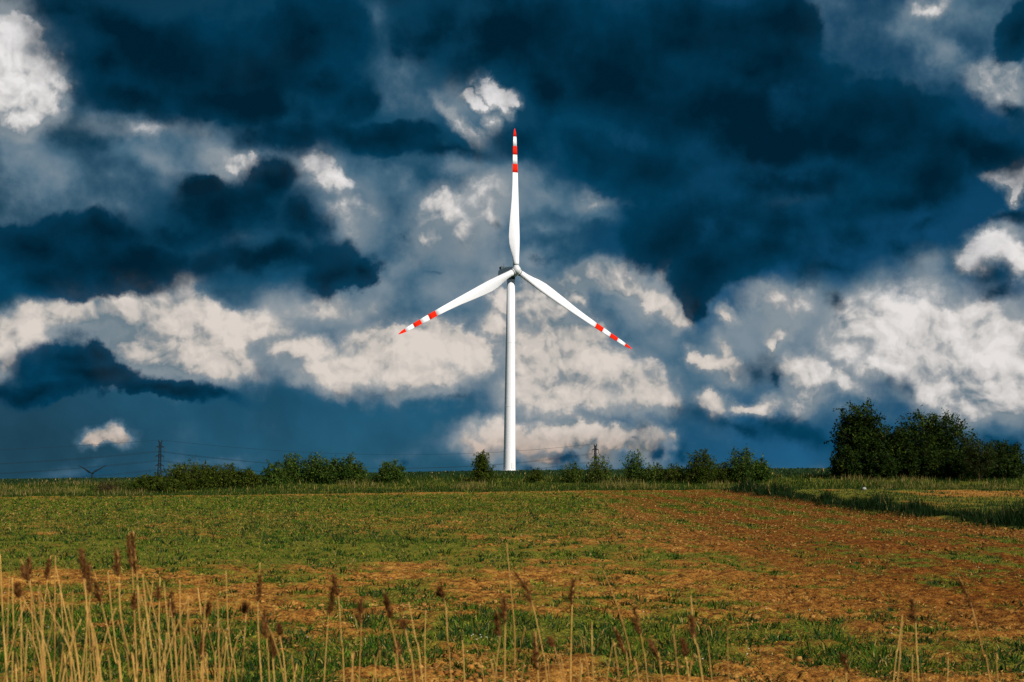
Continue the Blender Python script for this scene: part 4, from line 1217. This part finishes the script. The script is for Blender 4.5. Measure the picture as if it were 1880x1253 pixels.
for i in range(74):      # short bare stalks crowding the foot of the left stand, a few along the rest
    x = rr.choice((30, 75, 110, 150, 195, 240, 255, 310, 370, 395, 470)) + rr.gauss(0, 24) if i < 60 else rr.uniform(520, 1290)
    y = rr.uniform(1050, 1220) if i < 60 else rr.uniform(1180, 1240)
    REEDS.append(([(x, y), (x + rr.uniform(-40, 48) * (1253 - y) / 120, 1260)], None, None))

_ORD = ['first', 'second', 'third', 'fourth', 'fifth', 'sixth', 'seventh', 'eighth', 'ninth', 'tenth', 'eleventh', 'twelfth', 'thirteenth', 'fourteenth', 'fifteenth', 'sixteenth', 'seventeenth', 'eighteenth', 'nineteenth', 'twentieth', 'twenty-first', 'twenty-second', 'twenty-third', 'twenty-fourth', 'twenty-fifth', 'twenty-sixth', 'twenty-seventh', 'twenty-eighth', 'twenty-ninth', 'thirtieth']
_TALL = sorted([p for p, h, l in REEDS[:NAMED] if h is None and l is None], key=lambda p: p[0][0])
_LOW = sorted([p for p, h, l in REEDS[:NAMED] if h is None and l is None], key=lambda p: p[0][1])
def bare_label(path):
    if path not in _TALL:
        x = path[0][0]
        for lim, where in ((85, 'near the left picture edge'), (175, 'below the fat brown plumes at left'), (285, 'below the tallest plumed pair'), (420, 'in the middle of the dense left stand'), (640, 'at the right end of the dense left stand'), (1000, 'below the crossed plumed pair and the tower')):
            if x < lim: return 'short bare dry stalk low ' + where
        return 'short bare dry stalk at the bottom edge right of the tower'
    dx = path[-1][0] - path[0][0]
    how = 'leaning left' if dx > 9 else 'leaning right' if dx < -9 else 'upright'
    size = 'tall' if path[0][1] < 1110 else 'medium' if path[0][1] < 1160 else 'low'
    same = [p for p in _TALL if (p[0][0] < 520) == (path[0][0] < 520)]
    q = same.index(path)
    if path[0][0] < 520:
        return '%s bare %s reed, %s bare taller stalk from the left picture edge' % (size, how, _ORD[q])
    return '%s bare %s reed, %s thin bare stalk right of the dense left stand' % (size, how, _ORD[q])

PLUME_P = np.array([(.15,.055,.013),(.22,.085,.022),(.10,.036,.010),(.30,.14,.045)])
def reed(path, head, label, i):
    r = random.Random(100 + i); rn = np.random.default_rng(100 + i)
    depth = r.uniform(4.7, 6.0)
    pts = [at(px, py, depth + r.uniform(-.03, .03)) for px, py in path][::-1]       # foot of picture first
    d = (pts[0] - pts[1]).normalized() if pts[0].z < pts[1].z else Vector((0, 0, -1))
    low = pts[0]
    k = (low.z + .25) * .9
    foot = Vector((low.x + max(-.25, min(.25, d.x * k)), depth + r.uniform(-.05, .05), 0))
    foot.z = gz(foot.x, foot.y) - .04
    bare = head is None
    if label is None:
        label = bare_label(path)
    e = empty('reed', foot, label, 'reed', 'dry reeds along the front of the field')
    full = [foot, foot.lerp(low, .5) + Vector((r.uniform(-.01, .01), 0, 0))] + pts
    # smooth the path
    P = [p - foot for p in full]; S = []
    for a in range(len(P) - 1):
        p0, p1, p2, p3 = P[max(a - 1, 0)], P[a], P[a + 1], P[min(a + 2, len(P) - 1)]
        for q in range(5):
            t = q / 5
            S.append(0.5 * ((2 * p1) + (p2 - p0) * t + (2 * p0 - 5 * p1 + 4 * p2 - p3) * t * t + (3 * p1 - p0 - 3 * p2 + p3) * t ** 3))
    S.append(P[-1])
    ln = [0.0]
    for a in range(len(S) - 1): ln.append(ln[-1] + (S[a + 1] - S[a]).length)
    tot = ln[-1]
    r0 = (r.uniform(.0034, .0052) if i < NAMED else r.uniform(.0026, .0042)) * (1.3 if bare and r.random() < .25 else 1)
    b = Build(); rad = [r0 * (1 - .62 * (l / tot) ** 1.5) for l in ln]
    b.tube(S, rad, 6)
    for q in np.arange(.25, .95, .14):          # joints of the stalk
        l = q * tot; a = max(j for j in range(len(ln)) if ln[j] <= l); a = min(a, len(S) - 2)
        p = S[a].lerp(S[a + 1], (l - ln[a]) / max(1e-6, ln[a + 1] - ln[a])); dr = (S[a + 1] - S[a]).normalized()
        b.tube([p - dr * .006, p, p + dr * .006], [rad[a] * .9, rad[a] * 1.35, rad[a] * .9], 6, False)
    link('stem', b.mesh('stem', True), MAT['reed'], e)
    def along(l):
        l = max(0, min(tot - 1e-5, l)); a = max(j for j in range(len(ln)) if ln[j] <= l); a = min(a, len(S) - 2)
        return S[a].lerp(S[a + 1], (l - ln[a]) / max(1e-6, ln[a + 1] - ln[a])), (S[a + 1] - S[a]).normalized()
    if head:
        st, hl, hw = head; m = depth / FPX
        n = 230; V = []; C = []
        sidev = -1 if r.random() < .7 else 1
        for q in range(n):
            t = r.random()
            p, dr = along(tot - (st + hl * t) * m)
            wide = hw * m * .42 * (.6 + .8 * abs(math.sin(t * 9 + i))) * (min(1, .12 + 1.5 * t) * min(1, (1.02 - t) * 4)) * (.7 + .5 * t)
            a = r.random() * 6.28
            o = Vector((math.cos(a) + .7 * sidev, math.sin(a), 0)) * wide * (r.random() ** .6)
            c = p + o
            dv = (dr * r.uniform(.6, 1.2) + o.normalized() * r.uniform(.2, .7) + Vector((r.uniform(-.3, .3), r.uniform(-.3, .3), r.uniform(-.4, .1)))).normalized()
            L = r.uniform(.010, .030); sw = dv.orthogonal().normalized() * r.uniform(.0012, .0026)
            V += [c - sw, c + sw, c + dv * L]
            cc_ = PLUME_P[r.randrange(4)] * r.uniform(.4, 1.0); C += [cc_] * 3
        F = np.arange(len(V)).reshape(-1, 3)
        link('plume', mesh_np('plume', np.array([v[:] for v in V]), F, False, np.array(C)), MAT['plume'], e)
    if r.random() < .5:                         # a dried leaf still clinging to the stalk
        l = tot * r.uniform(.55, .82); p, dr = along(l)
        sd = r.choice((-1, 1)); lb = Build(); n = 6; pl = []; ws = []
        for q in range(n):
            t = q / (n - 1)
            pl.append(p + Vector((sd * .05 * t * (1 + t), .01 * t, .13 * t - .13 * t * t * r.uniform(.8, 1.6)))); ws.append(.0035 * (1 - t) + .0006)
        for q in range(n - 1):
            o = len(lb.v); up = Vector((0, 1, .3)).normalized()
            lb.v += [pl[q] - up * ws[q], pl[q] + up * ws[q], pl[q + 1] + up * ws[q + 1], pl[q + 1] - up * ws[q + 1]]; lb.f.append((o, o + 1, o + 2, o + 3))
        link('leaf', lb.mesh('leaf'), MAT['reed'], e)
for i, (pth, hd, lb) in enumerate(REEDS):
    reed(pth, hd, lb, i)
